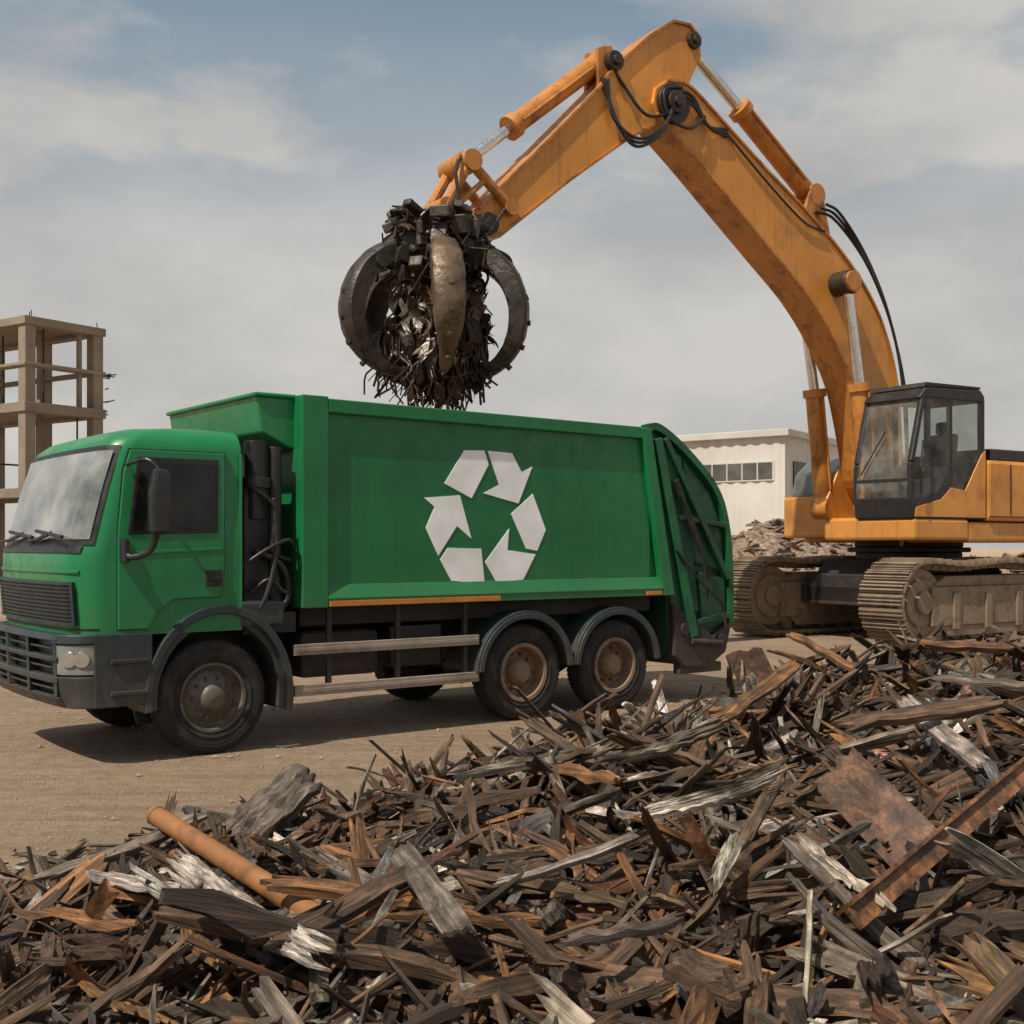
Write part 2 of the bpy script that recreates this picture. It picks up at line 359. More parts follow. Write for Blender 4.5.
def wheel(u,near,rear):
    w=empty('wheel',(u,.02 if near else 2.48,.53),0,TR)
    d=1 if near else -1
    prof=[(.03,.32),(.012,.36),(.0,.42),(.003,.47),(.02,.505),(.04,.525),(.06,.533),(.1,.535),(.103,.520),(.112,.520),(.115,.535),(.18,.535),(.183,.520),(.192,.520),(.195,.535),(.26,.533),(.28,.525),(.305,.49),(.31,.43),(.29,.33)]
    mb=MB(); mb.revolve(prof,0,0,d,64)
    for i in range(60):
        a=2*math.pi*i/60; c,s=math.cos(a),math.sin(a)
        for y in (.035,.255):
            mb.obox((c*.522,(y)*d,s*.522),(c*.522,(y+.03)*d,s*.522),.03,.018,up=(c,0,s))
    for rr in (.37,.455):
        mb.tube([(rr*math.cos(2*math.pi*i/40),.003*d,rr*math.sin(2*math.pi*i/40)) for i in range(41)],.006,5,cap=False)
    mk('tyre',mb,RUBBER,w,smooth=True)
    if not rear:
        prof=[(.035,.33),(.015,.325),(.015,.30),(.06,.285),(.09,.25),(.07,.2),(.045,.17),(.02,.13),(-.01,.11),(-.025,.09),(-.03,.0)]
    else:
        prof=[(.035,.33),(.010,.325),(.012,.285),(.09,.275),(.17,.265),(.18,.2),(.16,.15),(.06,.13),(.04,.11),(.035,.0)]
    mb=MB(); mb.revolve(prof,0,0,d,48)
    if rear: mb.cyl((0,.0+.03*d,0),(0,.06*d,0),.105,16)
    r=mk('rim',mb,RIMT if rear else RIM,w,smooth=True)
    mb=MB()
    for i in range(10):
        a=2*math.pi*i/10; yy=.15 if rear else .035
        rr=.2 if rear else .185
        mb.cyl((rr*math.cos(a),yy*d,rr*math.sin(a)),(rr*math.cos(a),(yy+.05)*d,rr*math.sin(a)),.017,6)
        if not rear:
            mb.cyl((.255*math.cos(a+.3),.075*d,.255*math.sin(a+.3)),(.255*math.cos(a+.3),.09*d,.255*math.sin(a+.3)),.024,10)
    mk('wheel_nuts',mb,DARK,w)
for u,r in ((0,False),(3.66,True),(5.03,True)):
    wheel(u,True,r); wheel(u,False,r)
for u in (3.66,5.03):
    for y0,y1 in ((-.03,.6),(1.9,2.53)):
        mb=MB(); arch(mb,u,.53,.63,.69,4,176,y0,y1,24); arch(mb,u,.53,.60,.66,4,176,y0-.01,y0+.03,24); mk('rear_mudguard',mb,TEAL,TR,bevel=.008)
mb=MB()
for v in (.8,1.6): mb.box(-.9,6.2,v,v+.09,.82,1.12)
for u in (.4,1.4,2.4,3.1,4.35,5.7): mb.box(u,u+.1,.8,1.69,.85,1.08)
for u in (0,3.66,5.03): mb.cyl((u,.3,.53),(u,2.2,.53),.09)
for u in (3.66,5.03): mb.tube([(u,.95,.53),(u,1.25,.53),(u,1.55,.53)],[.1,.24,.1],14)
mb.box(1.0,5.8,.25,2.25,1.14,1.33); mb.cyl((.9,1.25,.75),(3.6,1.25,.62),.06)
mb.box(3.2,5.5,.45,.62,1.0,1.14)
mk('chassis',mb,DARK,TR,bevel=.01)
mb=MB(); mb.box(1.0,1.9,.22,.75,.62,1.08); mk('fuel_tank',mb,DARK,TR,bevel=.06)
mb=MB(); mb.box(2.05,2.7,.25,.75,.66,1.1); mb.cyl((2.75,.35,.8),(2.75,.8,.8),.12); mk('battery_box',mb,BLACK,TR,bevel=.02)
for z in (.53,.93):
    mb=MB(); mb.box(.82,3.02,.0,.05,z-.055,z+.05); mb.box(.84,3.0,-.006,.0,z-.02,z+.015); mk('side_rail',mb,ALU,TR,bevel=.01)
each('rail_bracket',[(lambda m,u=u:m.box(u,u+.05,.05,.1,.5,1.33)) for u in (1.2,2.0,2.85)],DARK,TR)
mb=MB(); mb.box(.36,.72,.15,.6,1.25,2.5); mb.cyl((.5,.2,2.2),(.5,.2,2.95),.11); mb.cyl((.68,.16,1.3),(.68,.16,2.9),.07); mb.box(.33,.88,.1,2.3,1.1,1.3); mb.box(.40,.8,.3,1.9,1.3,2.6); mb.cyl((.5,.2,2.5),(.5,.2,2.6),.15)
for P_,r_ in (([(.45,.1,1.9),(.7,.05,1.75),(.8,.1,1.45),(.6,.08,1.25),(.5,.1,1.4)],.03),([(.4,.05,2.5),(.62,.03,2.3),(.6,.03,1.9),(.82,.1,1.8)],.022),([(.4,.08,1.5),(.55,.0,1.62),(.7,.0,1.5),(.82,.1,1.55)],.022),([(.3,.05,1.75),(.5,-.02,1.9),(.75,.0,2.0),(.86,.1,1.9)],.02),([(.35,.05,1.2),(.5,-.02,1.45),(.62,.0,1.9),(.62,.05,2.4)],.025)):
    mb.tube(cat(P_,6),r_,8)
mk('air_intake',mb,BLACK,TR,bevel=.02)
# container
mb=MB(); mb.box(1.15,5.62,.06,2.44,1.38,3.33)
body=mk('container',mb,GREEN,TR,bevel=.01)
def slab(name,fn,mat=GREEN,bev=.012,par=None):
    mb=MB(); fn(mb); return mk(name,mb,mat,par or body,bevel=bev)
slab('front_wall',lambda m:m.box(.96,1.14,.24,2.26,1.35,3.38))
each('front_post',[lambda m:m.box(.90,1.19,.0,.24,1.33,3.42),lambda m:m.box(.90,1.19,2.26,2.5,1.33,3.42)],GREEN,body,.012)
tp=[(1.19,3.26),(5.52,3.23),(5.55,3.37),(1.19,3.40)]
each('top_rail',[lambda m:m.prism(tp,.0,.12),lambda m:m.prism(tp,2.38,2.5)],GREEN,body,.012)
def brail(s):
    def fn(m):
        f=(lambda v:v) if s==0 else (lambda v:2.5-v)
        prof=[(f(.0),1.335),(f(.0),1.40),(f(-.01),1.42),(f(.055),1.56),(f(.2),1.56),(f(.2),1.335)]
        vs=[(x,y,z) for x in (1.19,5.86) for y,z in prof]
        m.add(vs,[tuple(range(6)),tuple(range(11,5,-1))]+[(i,i+6,(i+1)%6+6,(i+1)%6) for i in range(6)])
    return fn
each('bottom_rail',[brail(0),brail(1)],GREEN,body,.01)
rpz=[(5.42,3.36),(5.58,3.36),(5.98,1.33),(5.80,1.33)]
each('rear_post',[lambda m:m.prism(rpz,-.01,.1),lambda m:m.prism(rpz,2.4,2.51),lambda m:m.prism([(5.5,3.3),(5.62,3.3),(5.9,1.4),(5.6,1.4)],.1,2.4)],GREEN,body,.012)
def hood(m):
    m.prism([(.93,3.40),(.93,2.90),(.86,2.90),(.56,3.04),(.50,3.40)],.18,2.42)
    m.box(.47,.93,.15,2.44,3.385,3.43)
slab('container_hood',hood,GREENL,.02)
each('marker_strip',[lambda m:m.box(1.2,3.3,-.018,-.001,1.342,1.395),lambda m:m.box(5.5,5.75,-.018,-.001,1.345,1.39)],AMBER,body,.003)
Ap=[(-44,36),(-24.5,70),(-4,71),(.5,57),(-17,22)]
Bp=[(-.5,71),(25,70),(35.5,50.5),(47,56.8),(32,18),(-5,27.5),(11.5,36.6)]
mb=MB()
for kk in range(3):
    a=-2*math.pi/3*kk
    for P in (Ap,Bp):
        q=[]
        for x,y in P:
            x*=1.22; X=x*math.cos(a)-y*math.sin(a); Y=x*math.sin(a)+y*math.cos(a)
            q.append((3.18+X*.0107,2.22+Y*.0107))
        mb.prism(q,.054,.062)
mk('recycling_symbol',mb,WHITE,body)
# tailgate
top=smooth2([(5.58,3.37),(5.80,3.38),(6.28,3.10),(6.78,2.66),(6.98,2.2),(7.05,1.6),(7.06,.95)],5)
low=smooth2([(7.06,.95),(6.95,.62),(6.62,.44),(6.2,.46),(6.02,.62)],4)
tg=top+low[1:]+[(5.98,1.28)]
mb=MB(); mb.prism(tg,.14,2.36)
tail=mk('tailgate',mb,GREEND,TR,bevel=.01)
each('tailgate_frame',[lambda m:m.ribbon(top,.05,.17,.09),lambda m:m.ribbon(top,2.33,2.45,.09)],GREENM,tail)
for f in (lambda v:v,lambda v:2.5-v):
    P1=[(5.72,3.24),(6.18,3.06),(6.32,2.3),(6.50,1.10),(6.02,1.15),(5.95,1.5)]
    P2=[(6.22,3.04),(6.72,2.62),(6.92,2.2),(6.99,1.60),(6.40,1.72)]
    P3=[(6.50,1.62),(6.99,1.52),(7.0,.95),(6.55,.88)]
    each('side_panel',[lambda m:m.prism(P1,f(.075),f(.17)),lambda m:m.prism(P2,f(.10),f(.17)),lambda m:m.prism(P3,f(.085),f(.17))],GREEND,tail,.03)
    each('tailgate_brace',[lambda m:m.obox((5.72,f(.055),3.25),(6.36,f(.055),.80),.13,.09,up=(0,1,0))],GREENM,tail,.012)
    each('tailgate_brace',[lambda m:m.obox((5.86,f(.065),3.26),(6.98,f(.065),1.52),.08,.09,up=(0,1,0)),lambda m:m.obox((6.4,f(.07),.98),(7.0,f(.07),1.05),.07,.08,up=(0,1,0)),lambda m:m.obox((6.05,f(.08),2.3),(6.95,f(.08),2.2),.06,.08,up=(0,1,0))],GREEND,tail,.01)
mb=MB(); mb.cyl((6.02,.02,2.75),(6.42,.02,1.95),.034); mb.cyl((6.42,.02,1.95),(6.6,.02,1.55),.02,mi=0); mb.tube(cat([(6.05,.0,2.6),(6.3,-.02,2.2),(6.5,-.02,1.6),(6.6,.0,1.0)],6),.014,6); mb.tube(cat([(6.0,.0,1.9),(6.4,-.03,1.5),(6.8,-.02,1.2),(6.9,.0,.9)],6),.016,6); mk('tailgate_ram',mb,DARK,tail)
lo2=[(6.0,1.22),(6.4,1.05),(6.7,.80),(7.06,.98),(7.05,.92),(6.95,.58),(6.62,.40),(6.2,.42),(6.02,.58)]
each('hopper_side',[lambda m:m.prism(lo2,.04,.19),lambda m:m.prism(lo2,2.31,2.46)],DARK,tail,.03)
mb=MB(); mb.box(6.9,7.14,.2,2.3,.62,1.02); mk('hopper_edge',mb,DARK,tail,bevel=.04)
mb=MB(); mb.box(6.15,6.9,.08,.2,.34,.46); mb.cyl((6.3,.03,.75),(6.85,.03,.70),.04); mb.cyl((6.2,.02,.9),(6.2,.2,.9),.08); mb.cyl((6.85,.02,.75),(6.85,.2,.75),.07); mk('rear_bumper',mb,DARK,TR,bevel=.01)
REDL=paint('red_lens',(.3,.02,.015),.3,(.1,.02,.01),.3)
for v in (.28,2.1):
    mb=MB(); mb.box(7.14,7.17,v,v+.13,.68,1.0); mk('tail_light',mb,REDL,tail,bevel=.01)

# ------------------------------------------------------------------ EXCAVATOR
EX=empty('excavator',(8.42,25.5,0),math.atan2(-.557,-.83))
tag(EX,'orange tracked excavator with raised boom and scrap grapple','excavator')
uc=MB(); uc.box(-1.6,1.6,-1.4,1.4,.75,1.35); uc.prism([(-1.4,1.35),(1.4,1.35),(1.1,1.66),(-1.1,1.66)],-1.3,1.3); uc.cyl((0,0,1.2),(0,0,1.80),1.08,40); uc.cyl((0,0,1.80),(0,0,1.90),1.25,48); uc.cyl((0,0,1.90),(0,0,2.07),1.1,40)
for a in (-1.3,1.3): uc.obox((a,-1.6,.9),(a,1.6,.9),.6,.4)
mk('undercarriage',uc,DARK,EX,bevel=.03)
for b in (1.9,-1.9):
    tk=empty('crawler_track',(0,b,0),0,EX)
    Rr=.76; L=2.45; zc=.87; per=4*L+2*math.pi*Rr; N=58; mb=MB()
    for i in range(N):
        s=per*i/N
        if s<2*L: p=(-L+s,zc+Rr-.06*math.sin(s/(2*L)*math.pi*2)**2);t=(1,0)
        elif s<2*L+math.pi*Rr:
            th=math.pi/2-(s-2*L)/Rr; p=(L+Rr*math.cos(th),zc+Rr*math.sin(th)); t=(math.sin(th),-math.cos(th))
        elif s<4*L+math.pi*Rr: s2=s-2*L-math.pi*Rr; p=(L-s2,zc-Rr);t=(-1,0)
        else:
            th=-math.pi/2-(s-4*L-math.pi*Rr)/Rr; p=(-L+Rr*math.cos(th),zc+Rr*math.sin(th)); t=(math.sin(th),-math.cos(th))
        n_=(-t[1],t[0]); P=Vector((p[0],0,p[1])); T_=Vector((t[0],0,t[1])); Nn=Vector((n_[0],0,n_[1]))
        mb.obox(P-T_*.108,P+T_*.108,1.0,.05,up=Nn)
        for o in (-.07,.0,.07): mb.obox(P+T_*(o-.014)+Nn*.04,P+T_*(o+.014)+Nn*.04,.98,.05 if o else .09,up=Nn)
        mb.obox(P-T_*.11-Nn*.07,P+T_*.11-Nn*.07,.3,.12,up=Nn)
    mk('track_chain',mb,TRACK,tk)
    mb=MB(); mb.box(-2.2,2.2,-.36,.36,.42,1.16); mb.prism([(-2.1,1.16),(2.1,1.16),(1.7,1.36),(-1.7,1.36)],-.28,.28)
    for s in (-1,1):
        mb.prism([(-1.9,.42),(1.9,.42),(1.7,.22),(-1.7,.22)],s*.34,s*.30)
        for a in (-1.5,-.5,.5,1.5): mb.box(a-.1,a+.1,s*.30,s*.40,.35,1.05)
    mk('track_frame',mb,TRACK,tk,bevel=.04)
    for a in (2.4,-2.4):
        mb=MB(); mb.cyl((a,-.24,zc),(a,.24,zc),.64,32); mb.cyl((a,-.36,zc),(a,.36,zc),.22,20); mb.cyl((a,-.28,zc),(a,.28,zc),.46,24); mk('idler_wheel',mb,TRACK,tk,bevel=.02)
    each('track_roller',[(lambda m,k=k:m.cyl((-1.9+k*.543,-.24,.30),(-1.9+k*.543,.24,.30),.15,18)) for k in range(8)],TRACK,tk)
mb=MB(); mb.box(-4.1,.9,-2.1,2.1,2.0,2.4); mb.box(.9,2.55,.72,2.12,2.04,2.45); mb.box(.6,2.0,-.55,.55,2.04,2.5)
mb.box(-4.1,1.5,-2.15,-.75,2.1,3.0)
mk('platform',mb,ORANGE,EX,bevel=.06)
mb=MB(); mb.box(-4.25,.33,.6,2.15,2.42,3.62); mk('side_cover',mb,ORANGE,EX,bevel=.07)
mb=MB(); mb.box(-4.2,-.2,-2.1,.58,2.4,3.6); mk('engine_cover',mb,ORANGE,EX,bevel=.08)
mb=MB(); mb.prism([(-5.0,2.2),(-4.2,2.1),(-4.2,3.7),(-4.9,3.7),(-5.1,3.3)],-2.1,2.1); mk('counterweight',mb,ORANGED,EX,bevel=.08)
mb=MB(); mb.box(-3.6,.1,.7,2.05,3.62,3.86); mb.box(-3.4,-.4,-1.8,.4,3.6,3.85); mb.cyl((-2.5,-1,3.8),(-2.5,-1,4.4),.1); mk('engine_grille',mb,BLACK,EX,bevel=.04)
mb=MB(); mb.prism([(-.2,3.0),(1.35,3.0),(1.2,3.5),(.75,3.85),(-.2,3.9)],-2.1,-1.0); mk('fuel_tank',mb,CABG,EX,bevel=.08)
each('cover_seam',[lambda m:m.box(-4.15,.3,2.15,2.165,2.5,2.52),lambda m:m.box(-.4,-.38,2.15,2.165,2.55,3.55)],BLACK,EX)
each('boom_bracket',[(lambda m,s=s:m.prism([(.1,2.4),(1.9,2.4),(2.1,2.9),(1.75,3.5),(1.1,3.7),(.3,3.4)],s-.05,s+.05)) for s in (-.42,.42)],ORANGE,EX,.02)
def cfx(z): return lerp_table([(2.45,2.58),(3.0,2.66),(3.5,2.62),(4.72,2.30),(4.9,2.2)],z)[0]
mb=MB()
mb.prism([(2.58,2.45),(2.64,2.85),(.37,2.85),(.37,2.45)],.75,2.1)
mb.prism([(2.36,4.72),(2.18,4.92),(.50,4.98),(.37,4.86),(.37,4.74)],.75,2.1)
for y in (.80,2.05):
    for z0,z1 in ((2.8,3.5),(3.5,4.75)): mb.obox((cfx(z0)-.05,y,z0),(cfx(z1)-.05,y,z1),.11,.11,up=(0,1,0))
    mb.obox((1.42,y,2.8),(1.42,y,4.8),.1,.09,up=(0,1,0)); mb.obox((.43,y,2.8),(.43,y,4.8),.13,.10,up=(0,1,0))
mb.box(.37,.43,.8,2.05,2.8,3.6); mb.box(2.57,2.63,.8,2.05,3.12,3.22)
ec=mk('operator_cab',mb,BLACK,EX,bevel=.03)
mb=MB(); mb.prism([(2.2,4.93),(.45,4.99),(.42,5.05),(2.1,5.03)],.8,2.05); mk('cab_roof',mb,DARK,ec,bevel=.02)
def frontquad(mb,z0,z1,b0,b1,off):
    zs=[z0+(z1-z0)*i/8 for i in range(9)]
    vs=[(cfx(z)+off,b,z) for z in zs for b in (b0,b1)]
    mb.add(vs,[(2*i,2*i+1,2*i+3,2*i+2) for i in range(8)])
mb=MB(); frontquad(mb,3.2,4.74,.84,2.02,-.02); mk('windshield',mb,CLEAR,ec)
mb=MB(); frontquad(mb,2.84,3.14,.84,2.02,-.02); mk('lower_windshield',mb,CLEAR,ec)
mb=MB(); mb.add([(a,2.085,z) for a,z in [(1.45,4.76),(2.24,4.73),(2.56,3.5),(2.6,2.84),(1.45,2.84)]],[(0,1,2,3,4)]); mk('door_window',mb,TINTG,ec)
mb=MB(); mb.add([(a,2.085,z) for a,z in [(.48,4.76),(1.38,4.76),(1.38,2.84),(.48,2.84)]],[(0,1,2,3)]); mk('rear_side_window',mb,TINTG,ec)
mb=MB(); mb.add([(a,.765,z) for a,z in [(.48,4.76),(2.24,4.73),(2.56,3.5),(2.6,2.84),(.48,2.84)]],[(0,1,2,3,4)]); mk('inner_side_window',mb,CLEAR,ec)
mb=MB(); mb.add([(.40,b,z) for b,z in [(.85,3.6),(2.0,3.6),(2.0,4.75),(.85,4.75)]],[(0,1,2,3)]); mk('rear_window',mb,CLEAR,ec)
mb=MB(); mb.prism([(.38,2.48),(.38,3.80),(.50,3.72),(1.02,3.0),(1.45,3.05),(1.75,2.82),(2.50,2.66),(2.52,2.48)],2.10,2.125); mk('door_panel',mb,ORANGE,ec,bevel=.008)
mb=MB(); mb.prism([(1.5,3.3),(1.75,2.95),(2.48,2.76),(2.52,2.66),(1.75,2.82),(1.42,3.08)],2.095,2.115); mk('door_frame',mb,BLACK,ec)
mb=MB(); mb.box(.75,1.4,1.1,1.75,2.85,3.25); mb.prism([(.75,3.2),(.95,3.2),(.82,4.15),(.66,4.15)],1.12,1.73); mb.prism([(.66,4.15),(.80,4.15),(.78,4.4),(.68,4.4)],1.25,1.6); mb.box(.8,1.7,.9,1.05,2.85,3.45); mb.box(.8,1.7,1.8,1.95,2.85,3.45)
mk('operator_seat',mb,SEATM,ec,bevel=.05)
mb=MB(); mb.box(2.2,2.42,1.0,1.3,2.85,3.6); mb.tube([(2.3,1.5,2.85),(2.2,1.5,3.5)],.03,8); mb.box(2.1,2.3,1.75,1.95,3.2,3.6); mk('control_console',mb,SEATM,ec,bevel=.02)
mb=MB(); mb.tube([(2.45,2.2,2.9),(2.52,2.24,3.4),(2.4,2.2,3.9)],.02,8); mk('cab_handrail',mb,BLACK,ec)
mb=MB(); mb.tube([(2.70,1.0,3.3),(2.55,1.45,4.1)],.014,6); mk('wiper',mb,BLACK,ec)
# boom
outer=[(7.05,10.20),(6.55,10.22),(5.90,9.86),(4.60,9.06),(3.3,8.32),(2.24,7.58),(1.50,6.84),(1.06,6.08),(.80,5.30),(.70,4.38),(.68,3.5),(.9,3.0)]
inner=[(7.28,9.56),(6.45,9.00),(5.45,8.27),(4.41,7.51),(3.44,6.79),(2.75,6.07),(2.18,5.24),(1.86,4.3),(1.6,3.28),(1.25,2.85)]
so=smooth2(outer); si=smooth2(inner)
poly=[(7.36,9.74),(7.3,10.02)]+so+list(reversed(si))
mb=MB(); mb.prism(poly,-.32,.32); boom=mk('boom',mb,ORANGE,EX,bevel=.015)
each('boom_flange',[lambda m:m.ribbon(so,-.36,.36,.045),lambda m:m.ribbon(si,-.36,.36,.045)],ORANGED,boom)
def pin(a,z,r,w): return lambda m:(m.cyl((a,-w,z),(a,w,z),r,28),m.cyl((a,-w-.06,z),(a,w+.06,z),r*.5,20))
each('boom_pin',[pin(6.93,9.80,.36,.42),pin(2.62,7.1,.24,.72),pin(1.05,3.05,.3,.55)],STEEL,boom,.02)
arm=[(6.15,10.85),(6.2,11.15),(6.45,11.34),(6.85,11.32),(7.4,10.93),(8.19,10.2),(8.52,9.78),(9.58,8.70),(10.58,7.70),(10.95,7.32),(11.0,7.05),(10.85,6.88),(10.58,6.93),(9.98,7.42),(9.16,8.08),(7.95,8.98),(7.3,9.38),(6.85,9.75),(6.5,10.2)]
mb=MB(); mb.prism(arm,-.25,.25); ar=mk('arm',mb,ORANGE,EX,bevel=.015)
each('arm_flange',[lambda m:m.ribbon(arm[1:10],-.30,.30,.045),lambda m:m.ribbon(arm[11:17],-.30,.30,.045)],ORANGED,ar)
each('arm_pin',[pin(6.36,11.08,.15,.33),pin(8.2,10.3,.17,.34),pin(10.8,7.1,.18,.36),pin(6.93,9.80,.2,.5)],STEEL,ar,.015)
def ram(a0,a1,a2,b,r,rr,name='hydraulic_cylinder'):
    A=Vector((a0[0],b,a0[1]));B_=Vector((a1[0],b,a1[1]));D=Vector((a2[0],b,a2[1]));d=(B_-A).normalized()
    mb=MB(); mb.tube([A,A+d*.1,B_-d*.16,B_-d*.159,B_],[r*.8,r,r,r*1.25,r*1.25],20); mb.cyl(A+Vector((0,-r*1.1,0)),A+Vector((0,r*1.1,0)),r*1.15,18)
    mb.tube([A+d*.4+Vector((0,r*1.1,0)),B_-d*.2+Vector((0,r*1.15,0))],.025,8)
    h=mk(name,mb,ORANGED,EX,smooth=True)
    mb=MB(); mb.cyl(B_,D,rr,16); mk('piston_rod',mb,CHROME,h,smooth=True)
    mb=MB(); mb.cyl(D+Vector((0,-r*1.1,0)),D+Vector((0,r*1.1,0)),r*1.1,18); mk('rod_eye',mb,ORANGED,h,smooth=True)
ram((3.02,8.86),(4.98,10.24),(6.36,11.16),0,.19,.11)
ram((8.28,10.38),(10.20,8.82),(11.15,8.04),0,.17,.09)
ram((1.95,2.7),(2.25,5.15),(2.62,7.1),.58,.19,.105)
ram((1.95,2.7),(2.25,5.15),(2.62,7.1),-.58,.19,.105)
for s in (-.16,.16):
    each('cylinder_bracket',[lambda m:m.prism([(2.6,7.9),(3.4,8.4),(3.2,9.02),(2.9,9.05)],s-.04,s+.04),lambda m:m.prism([(8.0,10.1),(8.5,9.75),(8.5,10.5),(8.2,10.6)],s-.04,s+.04)],ORANGED,EX,.01)
lk=MB()
for s in (-.3,.3):
    lk.tube([(11.15,s,8.04),(10.38,s,7.42)],.085,10); lk.tube([(11.15,s,8.04),(11.6,s,7.25)],.09,10)
    lk.tube([(10.9,s,7.75),(11.5,s,7.2)],.05,8)
lk.cyl((11.15,-.42,8.04),(11.15,.42,8.04),.17); lk.cyl((10.38,-.38,7.42),(10.38,.38,7.42),.13); lk.cyl((11.6,-.38,7.25),(11.6,.38,7.25),.14)
lk.obox((10.85,0,7.1),(11.65,0,7.1),.5,.3)
mk('linkage',lk,ORANGED,EX,smooth=True)
def hose(pts,r=.03,mat=BLACK):
    mb=MB(); mb.tube(cat(pts,8),r,8); return mk('hydraulic_hose',mb,mat,EX,smooth=True)
for o in (0,.07,.14):
    hose([(3.1-o,.22+o,8.5+o),(2.65,.3+o,8.40+o*.6),(1.9,.38,7.74+o),(1.26+o*.3,.38,6.9+o),(.88,.38,6.1),(.66-o*.4,.38,5.2),(.56-o*.3,.38,4.2),(.5,.36,3.4)])
    hose([(8.35+o,.28,9.95),(8.3-o,.36,9.3-o),(7.8,.42,9.0-o),(7.25,.46,9.3-o*.5),(6.9,.45,9.8+o),(6.5,.4,9.85+o),(6.1,.38,9.55),(5.6,.36,9.6-o)],.03)
hose([(7.0,.4,9.6),(7.6,.42,9.45),(8.0,.3,9.9),(8.25,.2,10.3)]); hose([(6.9,-.4,9.9),(7.5,-.4,9.3),(8.2,-.3,9.7)])
hose([(6.8,.44,10.1),(7.2,.44,9.95),(7.1,.46,9.5),(6.6,.44,9.4),(6.2,.4,9.7)],.03)
hose([(5.6,.36,9.5),(4.6,.37,8.8),(3.6,.37,8.2),(3.0,.37,8.1)],.022)
hose([(10.4,.3,7.5),(10.8,.4,7.0),(11.2,.45,6.6),(11.0,.4,6.2)],.03)
hose([(11.0,.3,7.2),(10.9,.5,6.7),(10.5,.5,6.5),(10.45,.4,5.9)],.03)
hose([(11.3,.3,8.1),(11.5,.45,7.8),(11.5,.5,7.3),(11.8,.5,6.9)],.03)
# grapple
GR=empty('grapple',(11.61,0,0),0,EX)
mb=MB(); mb.tube([(0,0,7.25),(0,0,7.05),(0,0,7.04),(0,0,6.85),(0,0,6.8),(0,0,6.5),(0,0,6.3),(0,0,5.95)],[.22,.24,.42,.42,.6,.66,.5,.3],28)
mb.box(-.5,.5,-.18,.18,6.7,7.2)
for k in range(52):
    a=k*.63+U(-.2,.2); z=U(6.15,7.12); r0=U(.3,.68)
    mb.obox((r0*math.cos(a),r0*math.sin(a),z),((r0+U(.1,.3))*math.cos(a+U(-.4,.4)),(r0+.2)*math.sin(a),z+U(-.2,.2)),U(.1,.32),U(.08,.3))
mk('grapple_head',mb,STEEL,GR,bevel=.02)
wa=math.atan2(-19.03,1.216)-math.atan2(-.557,-.83)
cl=[(.45,6.50),(.86,6.42),(1.20,6.10),(1.36,5.58),(1.24,5.06),(.90,4.72),(.48,4.62)]
for k in range(5):
    ph=wa+math.radians(72*k+10); cs,sn=math.cos(ph),math.sin(ph)
    sc_=U(.96,1.03); lean=U(-.14,.14)
    pts=cat([(r*(sc_ if 0<i<6 else 1),lean*math.sin(i*.6),z) for i,(r,z) in enumerate(cl)],8); m=len(pts); vs=[]
    for i,p in enumerate(pts):
        t=i/(m-1); d=(pts[min(i+1,m-1)]-pts[max(i-1,0)]).normalized(); nn=Vector((d.z,0,-d.x)).normalized()
        w=(.15+.09*math.sin(min(1,t*1.3)*math.pi))*(1-.8*max(0,t-.6)/.4); th=.145*(1-.75*t**2.2)+.015
        for a,b in ((-1,-.8),(-.8,-1.1),(0,-1.35),(.8,-1.1),(1,-.8),(1,.9),(.85,1.0),(-.85,1.0),(-1,.9)):
            jn=1+.08*noise.noise(Vector((i*.5,a*2+k*7,b)))
            q=p+nn*b*th*jn; y_=p.y+a*w*jn; vs.append((q.x*cs-y_*sn,q.x*sn+y_*cs,q.z))
    K=9
    fs=[(i*K+j,i*K+(j+1)%K,(i+1)*K+(j+1)%K,(i+1)*K+j) for i in range(m-1) for j in range(K)]+[tuple(range(K)),tuple(range((m-1)*K,m*K))]
    mb=MB(); mb.add(vs,fs); f=lambda r,z,o=0:(r*cs-o*sn,r*sn+o*cs,z)
    for i in range(6,m-10,5):   # stiffening rib with bolts on the outer face
        p=pts[i]; d=(pts[i+1]-pts[i-1]).normalized(); nn=Vector((d.z,0,-d.x)).normalized(); q=p-nn*.20*(1 if nn.dot(Vector((p.x,0,p.z-5.5)))<0 else -1)
        mb.cyl(f(p.x,p.z,p.y),f(q.x,q.z,p.y),.045,8)
    c_=mk('claw',mb,STEELT if k==0 else STEEL,GR,smooth=True)
    mb=MB()
    mb.tube([f(.35,7.0),f(.55,6.8),f(.9,6.5)],[.12,.12,.08],10); mb.cyl(f(.9,6.5),f(1.05,6.3),.05,8); mb.cyl(f(.62,6.45,-.26),f(.62,6.45,.26),.14,14); mb.cyl(f(1.0,6.3,-.2),f(1.0,6.3,.2),.10,12)
    mk('claw_ram',mb,DARK,GR,smooth=True)

